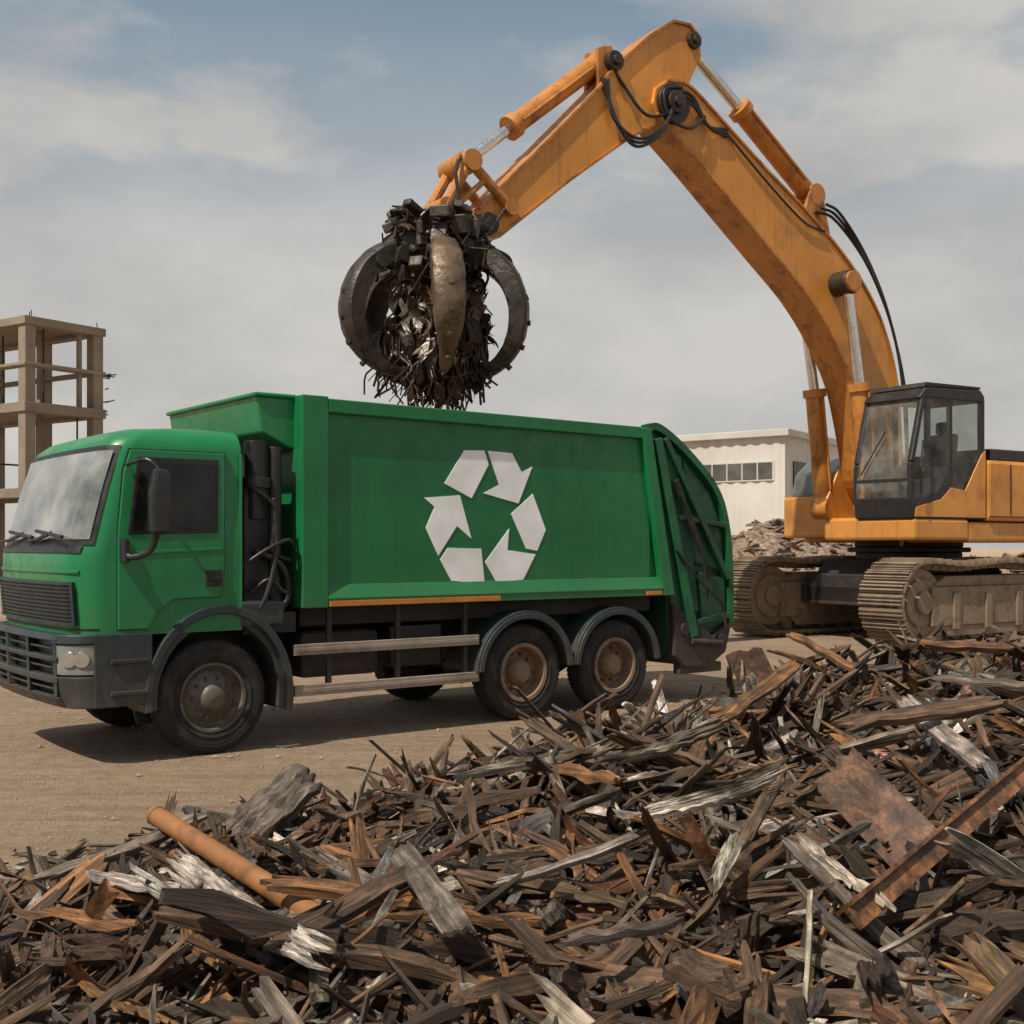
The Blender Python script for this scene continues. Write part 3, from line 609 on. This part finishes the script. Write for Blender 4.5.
# ------------------------------------------------------------------ debris pieces
def plank(mb,M,L,W,T,n,nw,bend,twist,jag,tint,mi=0,taper=0,rough=1):
    ox=U(0,50);oy=U(0,50);oz=U(0,50); vs=[];loc=[]
    def ends():
        e=[U(0,jag) for _ in range(nw+1)]
        if nw>2:
            s=U(-.6,.6)*jag
            e=[x*.8+s*(j/nw-.5)+jag*.3 for j,x in enumerate(e)]
        return e
    ea=ends(); eb=ends()
    sb=U(-1,1)*bend*.7
    wv=[1+.14*rough*(R()-.5) for _ in range(n+1)]
    zk=[U(-.5,.5)*T*rough for _ in range(n+1)]
    for side in (0,1):
        for i in range(n+1):
            t=i/n
            for j in range(nw+1):
                s=j/nw-.5
                x=-L/2+ea[j]+(L-ea[j]-eb[j])*t
                ww=W*(1-taper*t)*wv[i]
                y=s*ww; z=(T/2 if side else -T/2)*(1+.4*rough*(R()-.5))*(.6 if rough and i in(0,n) else 1)+zk[i]
                q=(x/L)
                z+=bend*L*(q*q*4-.33)*.25; y+=sb*L*q*q
                a=twist*q; y,z=y*math.cos(a)-z*math.sin(a),y*math.sin(a)+z*math.cos(a)
                loc.append((x+ox,y+oy,z+oz)); vs.append(M@Vector((x,y,z)))
    k=nw+1; h=(n+1)*k; fs=[]
    for i in range(n):
        for j in range(nw):
            a=i*k+j; fs.append((a,a+k,a+k+1,a+1)); fs.append((h+a,h+a+1,h+a+k+1,h+a+k))
        a=i*k; fs.append((a,h+a,h+a+k,a+k)); a=i*k+nw; fs.append((a,a+k,h+a+k,h+a))
    for j in range(nw):
        fs.append((j,j+1,h+j+1,h+j)); a=n*k+j; fs.append((a,h+a,h+a+1,a+1))
    mb.add(vs,fs,mi,tint,loc)
def sheet(mb,M,L,W,n,tint,mi,crump=.2,curl=0,corr=.12):
    ox=U(0,50); vs=[];loc=[]; m=6; ph=U(0,6); th=.004
    ea=[U(0,.12*L) for _ in range(m+1)]; eb=[U(0,.12*L) for _ in range(m+1)]
    for side in (0,1):
        for i in range(n+1):
            for j in range(m+1):
                t=i/n; s=j/m-.5; x=-L/2+ea[j]+(L-ea[j]-eb[j])*t; y=s*W
                z=crump*W*math.sin(t*5+ph+s*2)*.5+(corr*W if j%2 else 0)+curl*(x/L)**2*L+(th if side else 0)
                vs.append(M@Vector((x,y,z))); loc.append((x+ox,y,z))
    k=m+1;h=(n+1)*k;fs=[]
    for i in range(n):
        for j in range(m):
            a=i*k+j; fs.append((a,a+k,a+k+1,a+1)); fs.append((h+a,h+a+1,h+a+k+1,h+a+k))
        a=i*k; fs.append((a,h+a,h+a+k,a+k)); a=i*k+m; fs.append((a,a+k,h+a+k,h+a))
    for j in range(m):
        fs.append((j,j+1,h+j+1,h+j)); a=n*k+j; fs.append((a,h+a,h+a+1,a+1))
    mb.add(vs,fs,mi,tint,loc)
def vary(c,k=.25): f=1+U(-k,k); return tuple(max(.003,x*f*(1+U(-.05,.05))) for x in c)
BROWN=(.125,.070,.036);DBROWN=(.045,.027,.016);GREY=(.165,.130,.098);PALE=(.40,.335,.26);ORG=(.25,.112,.038);RST=(.12,.050,.022)
WP=[(BROWN,.37),(DBROWN,.27),(GREY,.15),(PALE,.06),(ORG,.10),(RST,.06)]
def pick():
    r=R()*sum(w for _,w in WP)
    for c,w in WP:
        r-=w
        if r<=0: return c
    return BROWN
hc_tab=[(-6,.05),(-2.56,.10),(-1.27,.27),(.34,.47),(1.49,.60),(2.47,.82),(4,.82),(5.33,.84),(9,.95)]
def H(x,y):
    yc=8.1+.824*x; q=yc-y; hc=lerp_table(hc_tab,x)[0]
    if q<0: h=hc*max(0,1+q/1.1)
    else: h=max(hc*(1-.055*q),min(.26,.1+q*.12))
    nz=noise.noise(Vector((x*.9,y*.9,3.1)))*.16+noise.noise(Vector((x*2.3,y*2.3,9)))*.13
    return h+nz*min(1,max(0,h*4))-(.0 if h>0 else .2)
def orient(x,y,z,pitch=.35,spin=None,roll=None):
    e=.15; nx=-(H(x+e,y)-H(x-e,y))/(2*e); ny=-(H(x,y+e)-H(x,y-e))/(2*e)
    nrm=Vector((nx*.7,ny*.7,1)).normalized()
    nrm=(nrm+Vector((random.gauss(0,.6),random.gauss(0,.6),0))*pitch).normalized()
    q=Vector((0,0,1)).rotation_difference(nrm)
    return Matrix.Translation((x,y,z))@q.to_matrix().to_4x4()@Matrix.Rotation(U(0,6.28) if spin is None else spin,4,'Z')@Matrix.Rotation(random.gauss(0,.4) if roll is None else roll,4,'X')
def samp():
    while True:
        y=3.0+9.5*R()**1.25; x=U(-.52,.52)*y
        q=8.1+.824*x-y
        if q>-.75 and y>2.6: return x,y
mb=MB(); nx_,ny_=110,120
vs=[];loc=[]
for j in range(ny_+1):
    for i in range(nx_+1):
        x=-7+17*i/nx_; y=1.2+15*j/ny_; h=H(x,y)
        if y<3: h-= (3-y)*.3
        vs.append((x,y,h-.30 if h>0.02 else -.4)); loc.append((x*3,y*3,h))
mb.add(vs,[(j*(nx_+1)+i,j*(nx_+1)+i+1,(j+1)*(nx_+1)+i+1,(j+1)*(nx_+1)+i) for j in range(ny_) for i in range(nx_)],0,(.012,.008,.005),loc)  # base mound tinted near black to paint the shade between pieces
for k in range(7000):
    x,y=samp(); h=H(x,y)
    if h<.0: continue
    r=R(); far=1.25 if y>7 else 1; bd=U(-.3,.4)
    if r<.40:
        L=U(.3,1.15)*far; W=U(.012,.038); T=U(.010,.026); n_,nw_,jg=5,1,L*.08; bd*=1.3; tp_=U(0,.7)
    elif r<.74:
        L=U(.5,1.3)*far; W=U(.045,.115); T=U(.014,.034); n_,nw_,jg=6,6,L*.18; tp_=U(0,.4)
    elif r<.84: # square timber
        L=U(.3,1.0)*far; W=U(.04,.09); T=W*U(.6,1); n_,nw_,jg=4,3,L*.07; bd*=.2; tp_=U(0,.2)
    elif r<.95:
        L=U(.3,.95)*far; W=U(.03,.10); T=.004; n_,nw_,jg=9,2,L*.05; bd=U(-1.4,1.4); tp_=U(0,.3)
    else:
        L=U(.08,.2); W=U(.01,.035); T=U(.006,.015); n_,nw_,jg=1,1,L*.2; tp_=0
    dz=U(-.26,.07); z=h+dz
    M=orient(x,y,z,.62,None,random.gauss(0,.75))
    c=vary(pick(),.4); 
    mi=1 if (.84<=r<.95 or R()<.03) else (2 if R()<.08 else 0)
    if mi==1: c=vary(random.choice([(.15,.12,.09),DBROWN,(.13,.125,.115),(.32,.29,.25),RST,RST]),.3)
    plank(mb,M,L,W,T,n_,nw_,bd,U(-1.1,1.1),jg,c,mi,tp_)
for k in range(190):
    x=U(-2.5,7); y=8.1+.824*x-U(-.3,1.6) if R()<.7 else U(3.8,8.0)
    h=H(x,y)
    if h<.1 or abs(x)>.55*y: continue
    M=Matrix.Translation((x,y,h+U(-.02,.08)))@Matrix.Rotation(U(0,6.28),4,'Z')@Matrix.Rotation(U(.3,1.1),4,'Y')@Matrix.Rotation(U(0,3),4,'X')
    plank(mb,M,U(.3,.7),U(.02,.09),U(.012,.028),5,1 if R()<.3 else 5,U(-.3,.4),U(-.6,.6),.07,vary(pick(),.35),0,U(.1,.6))
for k in range(700):
    x=U(-4,6); y=8.1+.824*x+U(.4,1.6)+abs(random.gauss(0,.3))
    plank(mb,orient(x,y,.02,.1),U(.05,.28),U(.01,.04),U(.005,.02),1,2,0,0,.04,vary(pick()),0)
pile=mk('scrap_pile',mb,[WOOD,SCRAPM,RUST]); tag(pile,'heap of splintered wood and rusty metal scrap on dirt','scrap heap',kind='stuff')

names={0:('wood_plank','wooden plank'),1:('metal_sheet','metal sheet'),2:('rusty_bar','metal bar')}
lab={BROWN:'splintered brown wooden plank lying on the scrap heap',DBROWN:'dark rotten wooden plank lying on the scrap heap',GREY:'weathered grey wooden plank lying on the scrap heap',PALE:'pale splintered wooden plank lying on the scrap heap',ORG:'orange brown broken plank lying on the scrap heap',RST:'rusty brown board lying on the scrap heap'}
def indiv(kind,M,L,W,T,col,label,bend=.05,twist=.15,jag=None,n=6,nw=5,**k):
    mb=MB(); c=vary(col,.2)
    if kind==1: sheet(mb,Matrix(),L,W,10,c,0,k.get('crump',.25),k.get('curl',0),k.get('corr',.12)); mat=SCRAPM if k.get('mat') is None else k['mat']
    else: plank(mb,Matrix(),L,W,T,n,nw,bend,twist,L*.1 if jag is None else jag,c,0,k.get('taper',0),k.get('rough',1)); mat=WOOD if kind==0 else RUST
    o=mk(names[kind][0],mb,mat); o.matrix_world=M
    tag(o,label,names[kind][1],'pieces of scrap on the heap'); return o
for k in range(180):
    x,y=samp(); c=pick(); L=min(1.9,U(.55,1.15)*(1+.7*R()**2)); r=R(); W=U(.03,.06) if r<.35 else U(.065,.13); h=H(x,y)
    if h<.05: continue
    indiv(0,orient(x,y,h+U(.02,.12),.36),L,W,U(.018,.045),c,lab[c],U(-.2,.28),U(-.6,.6),L*U(.06,.28),n=10,nw=11 if W>.063 else 3,taper=U(0,.4))
for k in range(45):
    x,y=samp(); c=random.choice([DBROWN,BROWN,BROWN,ORG,GREY]); L=U(.7,1.6); W=U(.06,.10); h=H(x,y)
    if h<.05: continue
    indiv(0,orient(x,y,h+U(.03,.12),.3),L,W,W*U(.5,.9),c,'thick broken timber beam lying on the scrap heap',U(-.05,.05),U(-.2,.2),L*U(.03,.10),n=8,nw=7)
for k in range(38):
    x,y=samp(); h=H(x,y); c=random.choice([GREY,(.17,.165,.15),DBROWN,RST,RST])
    if h<.05: continue
    indiv(1,orient(x,y,h+U(.02,.11),.5),U(.35,.8),U(.09,.20),0,c,'torn bent metal sheet lying on the scrap heap' if c!=RST else 'rusty torn metal sheet lying on the scrap heap',curl=U(-.5,.6),mat=RUST if c==RST else None)
def seg(p,q,roll=0):
    p=Vector(p);q=Vector(q);d=(q-p).normalized(); s=d.cross(Vector((0,0,1))).normalized(); u=s.cross(d)
    M=Matrix((( d.x,-s.x,u.x,0),(d.y,-s.y,u.y,0),(d.z,-s.z,u.z,0),(0,0,0,1)))
    return Matrix.Translation((p+q)/2)@M@Matrix.Rotation(roll,4,'X'),(q-p).length
def hero(kind,p,q,W,T,col,label,roll=0,**k):
    M,L=seg(p,q,roll); return indiv(kind,M,L,W,T,col,label,**k)
mb=MB(); M,L=seg((-1.87,6.3,.53),(-.743,4.9,.40))
mb.tube([(-L/2,0,0),(0,0,0),(L/2,0,0)],.050,28,cap=False); mb.tube([(L/2,0,0),(0,0,0),(-L/2,0,0)],.043,28,cap=False)
mb.tube([(-L/2,0,0),(-L/2+.03,0,0)],.0535,28,cap=False)
o=mk('rusty_pipe',mb,PIPER,smooth=True); o.matrix_world=M; tag(o,'rusty orange steel pipe lying on the scrap heap','pipe','pieces of scrap on the heap')
SIL=(.43,.385,.33)
hero(0,(-1.66,5.5,.56),(-.50,3.85,.54),.13,.025,SIL,'long silvery splintered board on the scrap heap',.35,jag=.5,nw=14,n=14,bend=.12)
hero(0,(-1.70,5.25,.54),(-.78,4.15,.54),.07,.02,SIL,'long silvery splintered strip on the scrap heap',.1,jag=.4,nw=9,n=12,bend=.2)
hero(0,(-1.97,5.35,.50),(-1.0,4.75,.53),.13,.025,SIL,'long pale splintered board on the scrap heap',-.15,jag=.4,nw=13,n=12)
hero(0,(-1.52,6.5,.32),(-1.10,6.75,.70),.26,.06,GREY,'thick dark broken timber standing out of the heap',.5,jag=.07,nw=9,n=8)
BM=(.19,.078,.03)
hero(2,(2.45,5.7,.95),(1.18,4.26,.66),.10,.015,BM,'long rusty steel beam across the scrap heap',.75,jag=.003,nw=2,n=2,bend=0,twist=0,rough=0)
hero(2,(2.47,5.66,.92),(1.20,4.22,.63),.08,.015,BM,'long rusty steel beam across the scrap heap',-.8,jag=.003,nw=2,n=2,bend=0,twist=0,rough=0)
hero(0,(2.30,7.1,1.04),(2.25,5.65,.88),.10,.03,PALE,'long pale plank leaning down the scrap heap',.3,jag=.14,nw=8,n=8)
hero(1,(1.44,5.42,.96),(1.74,4.98,.62),.25,0,(.11,.05,.026),'bent rusty steel plate on the scrap heap',1.0,curl=.3,crump=.12,corr=.0,mat=RUST)
hero(0,(-.13,4.74,.58),(.655,5.31,.70),.045,.022,PALE,'thin pale plank lying on the scrap heap',.2,jag=.15,bend=.2)
hero(0,(.13,4.14,.57),(.68,4.34,.61),.045,.03,GREY,'weathered grey lath on the scrap heap',.2,jag=.1)
hero(0,(.40,8.0,.90),(.56,7.8,.40),.10,.03,ORG,'orange brown board standing up in the heap',.5,jag=.08)
hero(0,(1.10,8.6,1.05),(.80,8.1,.5),.05,.025,BROWN,'thin brown lath standing up in the heap',.5,jag=.05)
hero(2,(1.85,9.7,1.12),(2.05,9.5,.7),.35,.02,RST,'bent rusty steel plate standing on the heap',.4,jag=.05)
hero(0,(1.75,9.3,1.15),(1.6,9.2,.6),.04,.02,DBROWN,'dark stick standing up in the heap',.4)
hero(0,(2.3,10.2,1.22),(2.95,9.6,.86),.07,.04,ORG,'orange brown board leaning on the heap',.4,jag=.1)
hero(0,(-.52,5.35,.62),(-.14,4.14,.56),.11,.03,GREY,'weathered grey plank on the scrap heap',.4,jag=.15,nw=10)
hero(0,(.50,4.04,.55),(.79,3.86,.49),.12,.07,BROWN,'split brown timber block on the heap',.2,jag=.05,nw=7)
hero(0,(1.04,4.17,.78),(.97,3.96,.40),.018,.018,PALE,'thin pale stick standing in the heap',.2,nw=1)
hero(0,(.38,5.2,.72),(1.44,5.63,.93),.09,.025,SIL,'long pale splintered plank across the heap',.35,jag=.45,nw=12,n=12,bend=.2)
hero(0,(.36,6.3,.76),(1.35,6.9,.96),.10,.025,GREY,'long grey splintered plank across the heap',.35,jag=.4,nw=12,n=12,bend=.15)
hero(0,(.71,4.5,.60),(.99,5.1,.76),.07,.03,PALE,'pale splintered plank on the heap',.4,jag=.18,nw=8)
hero(0,(.9,4.9,.66),(1.35,5.9,.88),.06,.035,BROWN,'brown plank across the heap',.3,jag=.2,nw=5)
hero(0,(1.19,7.2,.86),(2.07,8.6,1.12),.10,.03,ORG,'long orange brown plank across the heap',.3,jag=.15,nw=7)
hero(0,(1.67,6.3,.99),(2.75,6.6,1.11),.11,.04,BROWN,'long brown plank across the heap',.4,jag=.15,nw=7)
hero(0,(-.4,6.9,.60),(.55,7.3,.73),.09,.03,GREY,'weathered grey plank across the heap',.2,jag=.3,nw=8)
hero(0,(-2.3,5.6,.34),(-1.55,6.5,.53),.08,.03,GREY,'weathered grey plank at the heap edge',.2,jag=.2,nw=8)
hero(0,(-.9,4.1,.55),(-.3,5.2,.59),.09,.035,BROWN,'brown plank on the scrap heap',.3,jag=.15,nw=7)
hero(0,(1.35,4.2,.66),(1.15,5.0,.76),.08,.03,PALE,'pale splintered plank on the heap',.4,jag=.25,nw=8)
hero(0,(2.6,7.6,1.12),(3.5,7.4,1.06),.08,.03,GREY,'weathered grey plank on the heap crest',.3,jag=.15,nw=6)
hero(0,(3.0,8.9,1.20),(3.9,9.3,1.15),.11,.04,ORG,'orange brown plank on the heap crest',.4,jag=.1,nw=6)
hero(0,(1.0,7.4,.80),(.2,7.0,.68),.08,.03,BROWN,'brown plank across the heap',.3,jag=.15,nw=6)
hero(0,(-1.4,4.6,.48),(-2.1,5.0,.44),.09,.035,ORG,'orange brown board on the scrap heap',.3,jag=.1,nw=7)

# scrap held in the grapple
gc=Vector((8.42-.83*11.61,25.5-.557*11.61,5.40))
mb=MB()
def addtube(pts,r,c):
    o0=len(mb.v); mb.tube(pts,r,5,1); nv=len(mb.v)-o0; mb.t+=[c]*nv; mb.l+=[(0,0,0)]*nv
for k in range(440):
    while True:
        d=Vector((U(-1,1),U(-1,1),U(-1,1)))
        if d.length<1: break
    p=gc+Vector((d.x*.86,d.y*.86,d.z*.95-.15))
    L=U(.3,1.0); c=vary(random.choice([DBROWN,DBROWN,BROWN,BROWN,GREY,(.12,.10,.085)]),.4)
    M=Matrix.Translation(p)@Matrix.Rotation(U(0,6.3),4,'Z')@Matrix.Rotation(random.gauss(1.35,.4),4,'Y')@Matrix.Rotation(U(0,3),4,'X')
    plank(mb,M,L,U(.04,.24),U(.005,.02),8,4,U(-2,2),U(-3,3),L*.3,c,random.choice([0,1,1]))
for k in range(230):
    a=U(0,6.28); r=U(0,.9); p=gc+Vector((r*math.cos(a),r*math.sin(a),-.55)); q=p+Vector((U(-.2,.2)+.12*math.cos(a),U(-.2,.2),-U(.2,.95)*(1.1-r*.6)))
    mid=(p+q)/2+Vector((U(-.2,.2),U(-.2,.2),U(-.05,.1)))
    addtube(cat([p+Vector((0,0,.3)),p,mid,q],3),U(.005,.022),vary(DBROWN,.4))
for k in range(170):
    a=U(0,6.28); r=U(.3,.75); p=gc+Vector((r*math.cos(a),r*math.sin(a),U(.7,1.75))); q=p+Vector((U(-.45,.45),U(-.5,.5),U(-.6,.25)))
    addtube(cat([p,(p+q)/2+Vector((U(-.2,.2),U(-.2,.2),U(-.1,.25))),q],4),U(.008,.032),vary(DBROWN,.4))
    if k%2==0:
        M=Matrix.Translation(p)@Matrix.Rotation(U(0,6.3),4,'Z')@Matrix.Rotation(U(-1.5,1.5),4,'Y')
        plank(mb,M,U(.2,.55),U(.06,.2),U(.01,.05),5,3,U(-1.5,1.5),U(-2,2),.08,vary(DBROWN,.4),random.choice([0,1]))
o=mk('scrap_bundle',mb,[WOOD,SCRAPM]); tag(o,'tangled metal and wood scrap held in grapple claws','scrap metal',kind='stuff')

# ------------------------------------------------------------------ far rubble
mb=MB()
def FH(x,y):
    c=2.5*math.exp(-((x-9)/4.5)**2)+1.5*math.exp(-((x-19)/6)**2)+1.2*math.exp(-((x-30)/8)**2)
    return c*math.exp(-((y-43)/3.2)**2)*(1+.35*noise.noise(Vector((x*.5,y*.5,1))))-.15
vs=[];loc=[]
for j in range(50):
    for i in range(150): x=-2+45*i/149; y=34+18*j/49; vs.append((x,y,FH(x,y)+.12*noise.noise(Vector((x*2,y*2,5))))); loc.append((x,y,0))
mb.add(vs,[(j*150+i,j*150+i+1,(j+1)*150+i+1,(j+1)*150+i) for j in range(49) for i in range(149)],0,(.30,.215,.15),loc)
for k in range(2200):
    x=U(3,32);y=U(37,45);h=FH(x,y)
    if h<.1: continue
    M=Matrix.Translation((x,y,h+U(-.08,.06)))@Matrix.Rotation(U(0,6.3),4,'Z')@Matrix.Rotation(U(-.4,.4),4,'Y')@Matrix.Rotation(U(0,3),4,'X')
    plank(mb,M,U(.3,1.1),U(.08,.3),U(.04,.14),1,1,0,0,.1,vary(random.choice([(.3,.22,.15),(.2,.14,.1),(.3,.25,.19),ORG,(.25,.17,.11)]),.3),0)
o=mk('rubble_mound',mb,WOOD); tag(o,'distant brown mound of rubble and broken wood','rubble',kind='stuff')

# ------------------------------------------------------------------ warehouse
WH=empty('warehouse',(13.65,60,0),0); tag(WH,'white corrugated metal warehouse with strip windows','warehouse')
d1=Vector((8.68-13.65,3.9,0)).normalized(); d2=Vector((18.8-13.65,7.6,0)).normalized()
def corr(mb,d,L,z0,z1):
    n_=Vector((d.y,-d.x,0))
    if n_.y>0: n_=-n_
    N=int(L/.18); vs=[]
    for i in range(N+1):
        o=d*(L*i/N)+n_*(.05 if (i//2)%2 else 0)
        vs+= [(o.x,o.y,z0),(o.x,o.y,z1)]
    mb.add(vs,[(2*i,2*i+2,2*i+3,2*i+1) for i in range(N)])
    return n_
mb=MB(); n1=corr(mb,d1,14,0,7.45); mk('front_wall',mb,METALW,WH)
mb=MB(); n2=corr(mb,d2,26,0,7.45); mk('side_wall',mb,METALW,WH)
mb=MB()
a=Vector((0,0,0))-d1*.3-d2*.3; b=d1*14.3-d2*.3; c=d1*14.3+d2*26; e=d2*26-d1*.3
vs=[(p.x,p.y,z) for z in (7.40,7.75) for p in (a,b,c,e)]
mb.add(vs,[(0,1,2,3),(7,6,5,4),(0,4,5,1),(1,5,6,2),(2,6,7,3),(3,7,4,0)])
mk('roof',mb,ROOFM,WH,bevel=.03)
def wp(d,n_,s0,s1,z0,z1,off,name,mat):
    mb=MB(); p=[d*s0+n_*off,d*s1+n_*off]; q=[d*s0-n_*.1,d*s1-n_*.1]
    vs=[(v.x,v.y,z) for z in (z0,z1) for v in (p[0],p[1],q[1],q[0])]
    mb.add(vs,[(0,1,2,3),(7,6,5,4),(0,4,5,1),(1,5,6,2),(2,6,7,3),(3,7,4,0)]); return mk(name,mb,mat,WH)
WG=glassmat('warehouse_glass',(.05,.05,.045),(.12,.12,.11),.8,.15,.5,0)
wp(d1,n1,.55,5.0,5.2,6.2,.09,'window_frame',ROOFM)
for i in range(5): wp(d1,n1,.65+i*.86,.65+i*.86+.78,5.28,6.12,.11,'window',WG)
wp(d2,n2,1.0,5.2,2.5,6.2,.09,'garage_opening',GLASS)  # dark panel stands in for the shade inside the open garage bay
wp(d1,n1,6.5,11,5.2,6.2,.09,'window',WG)

# ------------------------------------------------------------------ concrete frame building
CB=empty('concrete_frame_building',(-24.25,60,0),0); tag(CB,'unfinished concrete frame building with bare columns and slabs','building')
e1=Vector((2.45,3.6,0)).normalized(); e2=Vector((-3.6,2.45,0)).normalized()
def bx(name,s0,s1,t0,t1,z0,z1,mat=CONC):
    mb=MB(); vs=[]
    for z in (z0,z1):
        for s,t in ((s0,t0),(s1,t0),(s1,t1),(s0,t1)):
            p=e1*s+e2*t; vs.append((p.x,p.y,z))
    mb.add(vs,[(0,1,2,3),(7,6,5,4),(0,4,5,1),(1,5,6,2),(2,6,7,3),(3,7,4,0)]); return mk(name,mb,mat,CB,bevel=.03)
for s in (0,4.0):
    for t in (0,4.4,8.8): bx('column',s-.30,s+.30,t-.30,t+.30,0,13.2)
bx('column',2.0,2.25,1.9,2.15,0,13.1); bx('column',3.0,3.22,.0,.22,8.9,13.1)
for z,h in ((12.95,.42),(10.9,.18),(8.6,.5),(4.3,.5)):
    bx('floor_beam',-.40,4.40,-.40,.33,z,z+h); bx('floor_beam',3.7,4.38,.34,9.2,z+.01,z+h-.01); bx('floor_beam',-.38,.28,.34,9.2,z+.01,z+h-.01)
    if h>.3: bx('floor_slab',.285,3.69,.35,9.2,z+.2,z+h-.03)
for k in range(16):
    mb=MB(); p=e1*U(4.3,4.6)+e2*U(-.3,.3); z=random.choice([8.9,10.9,10.2,9.5,6]); q=p+e1*U(.2,.8)
    mb.tube([(p.x,p.y,z),(q.x,q.y,z+U(-.1,.2))],.035,5); mk('rebar',mb,DARK,CB)
for k in range(14):
    mb=MB(); p=e1*random.choice([0,4.0])+e2*random.choice([0,4.4,8.8])+Vector((U(-.2,.2),U(-.2,.2),0)); mb.tube([(p.x,p.y,13.2),(p.x+U(-.1,.1),p.y,13.5+U(.0,.3))],.025,5); mk('rebar',mb,DARK,CB)
for t in (.4,3.9):
    for s,z0,z1 in ((1.2,8.9,12.95),(3.2,4.5,8.6)):
        p=e1*s+e2*t; mb=MB(); mb.tube([(p.x,p.y,z0),(p.x,p.y,z1)],.05,6); mk('prop',mb,DARK,CB)
    p=e1*.3+e2*t; q=e1*3.8+e2*t; mb=MB(); mb.tube([(p.x,p.y,6.2),(q.x,q.y,6.2)],.05,6); mk('prop',mb,DARK,CB)

# ------------------------------------------------------------------ camera
cam=bpy.data.cameras.new('camera'); co=bpy.data.objects.new('camera',cam); C.objects.link(co)
co.location=(0,0,1.95); co.rotation_euler=(math.radians(90),0,0)
cam.sensor_width=36; cam.lens=36*1200/1024; cam.shift_y=33/1024; cam.clip_end=2000; cam.clip_start=.05
bpy.context.scene.camera=co
# ------------------------------------------------------------------ light
sv=Vector((-.58,-.66,0)).normalized(); el=math.radians(55)
sun=bpy.data.lights.new('sun','SUN'); so_=bpy.data.objects.new('sun',sun); C.objects.link(so_)
sun.energy=5.0; sun.angle=math.radians(.6); sun.color=(1,.92,.80)
sd=Vector((sv.x*math.cos(el),sv.y*math.cos(el),math.sin(el)))
so_.rotation_euler=sd.to_track_quat('Z','Y').to_euler()
w=bpy.data.worlds.new('World'); bpy.context.scene.world=w; w.use_nodes=True
n=w.node_tree; bg=n.nodes['Background']; bg.inputs['Strength'].default_value=.1
sky=nd(n,'ShaderNodeTexSky',sky_type='NISHITA'); sky.sun_disc=False; sky.sun_elevation=el; sky.sun_rotation=math.atan2(sv.x,sv.y)
sky.air_density=1.2; sky.dust_density=2.5
tc=nd(n,'ShaderNodeTexCoord').outputs['Generated']
def skynoise(loc,scl,s,det,r):
    mp=nd(n,'ShaderNodeMapping'); mp.inputs['Scale'].default_value=scl; mp.inputs['Location'].default_value=loc; n.links.new(tc,mp.inputs[0])
    return noise_node(n,mp.outputs[0],s,det,r)
c1=skynoise((2.3,.1,.42),(1,1,2.2),2.9,6,.55)
c2=skynoise((4,2,1.3),(1,1,2.2),3.6,6,.55)
sp=nd(n,'ShaderNodeSeparateXYZ'); n.links.new(tc,sp.inputs[0])
# cloud bank low in the sky, thinning overhead
hz=ramp(n,sp.outputs[2],[(.0,.97),(.22,.88),(.31,.45),(.42,.0)])
cover=ramp(n,c1,[(.42,0),(.58,.9)])
mx=nd(n,'ShaderNodeMath',operation='MAXIMUM'); n.links.new(cover,mx.inputs[0]); n.links.new(hz,mx.inputs[1])
cc=ramp(n,c2,[(.36,(4.8,4.6,4.4)),(.5,(5.8,5.5,5.15)),(.64,(6.9,6.5,6.0))])
blue=mix(n,.8,sky.outputs[0],(2.1,3.0,3.75))
fm=nd(n,'ShaderNodeMath',operation='MULTIPLY'); n.links.new(mx.outputs[0],fm.inputs[0]); fm.inputs[1].default_value=.92
n.links.new(mix(n,fm.outputs[0],blue,cc),bg.inputs['Color'])
sc=bpy.context.scene
sc.view_settings.view_transform='Standard'; sc.view_settings.look='None'; sc.view_settings.exposure=0
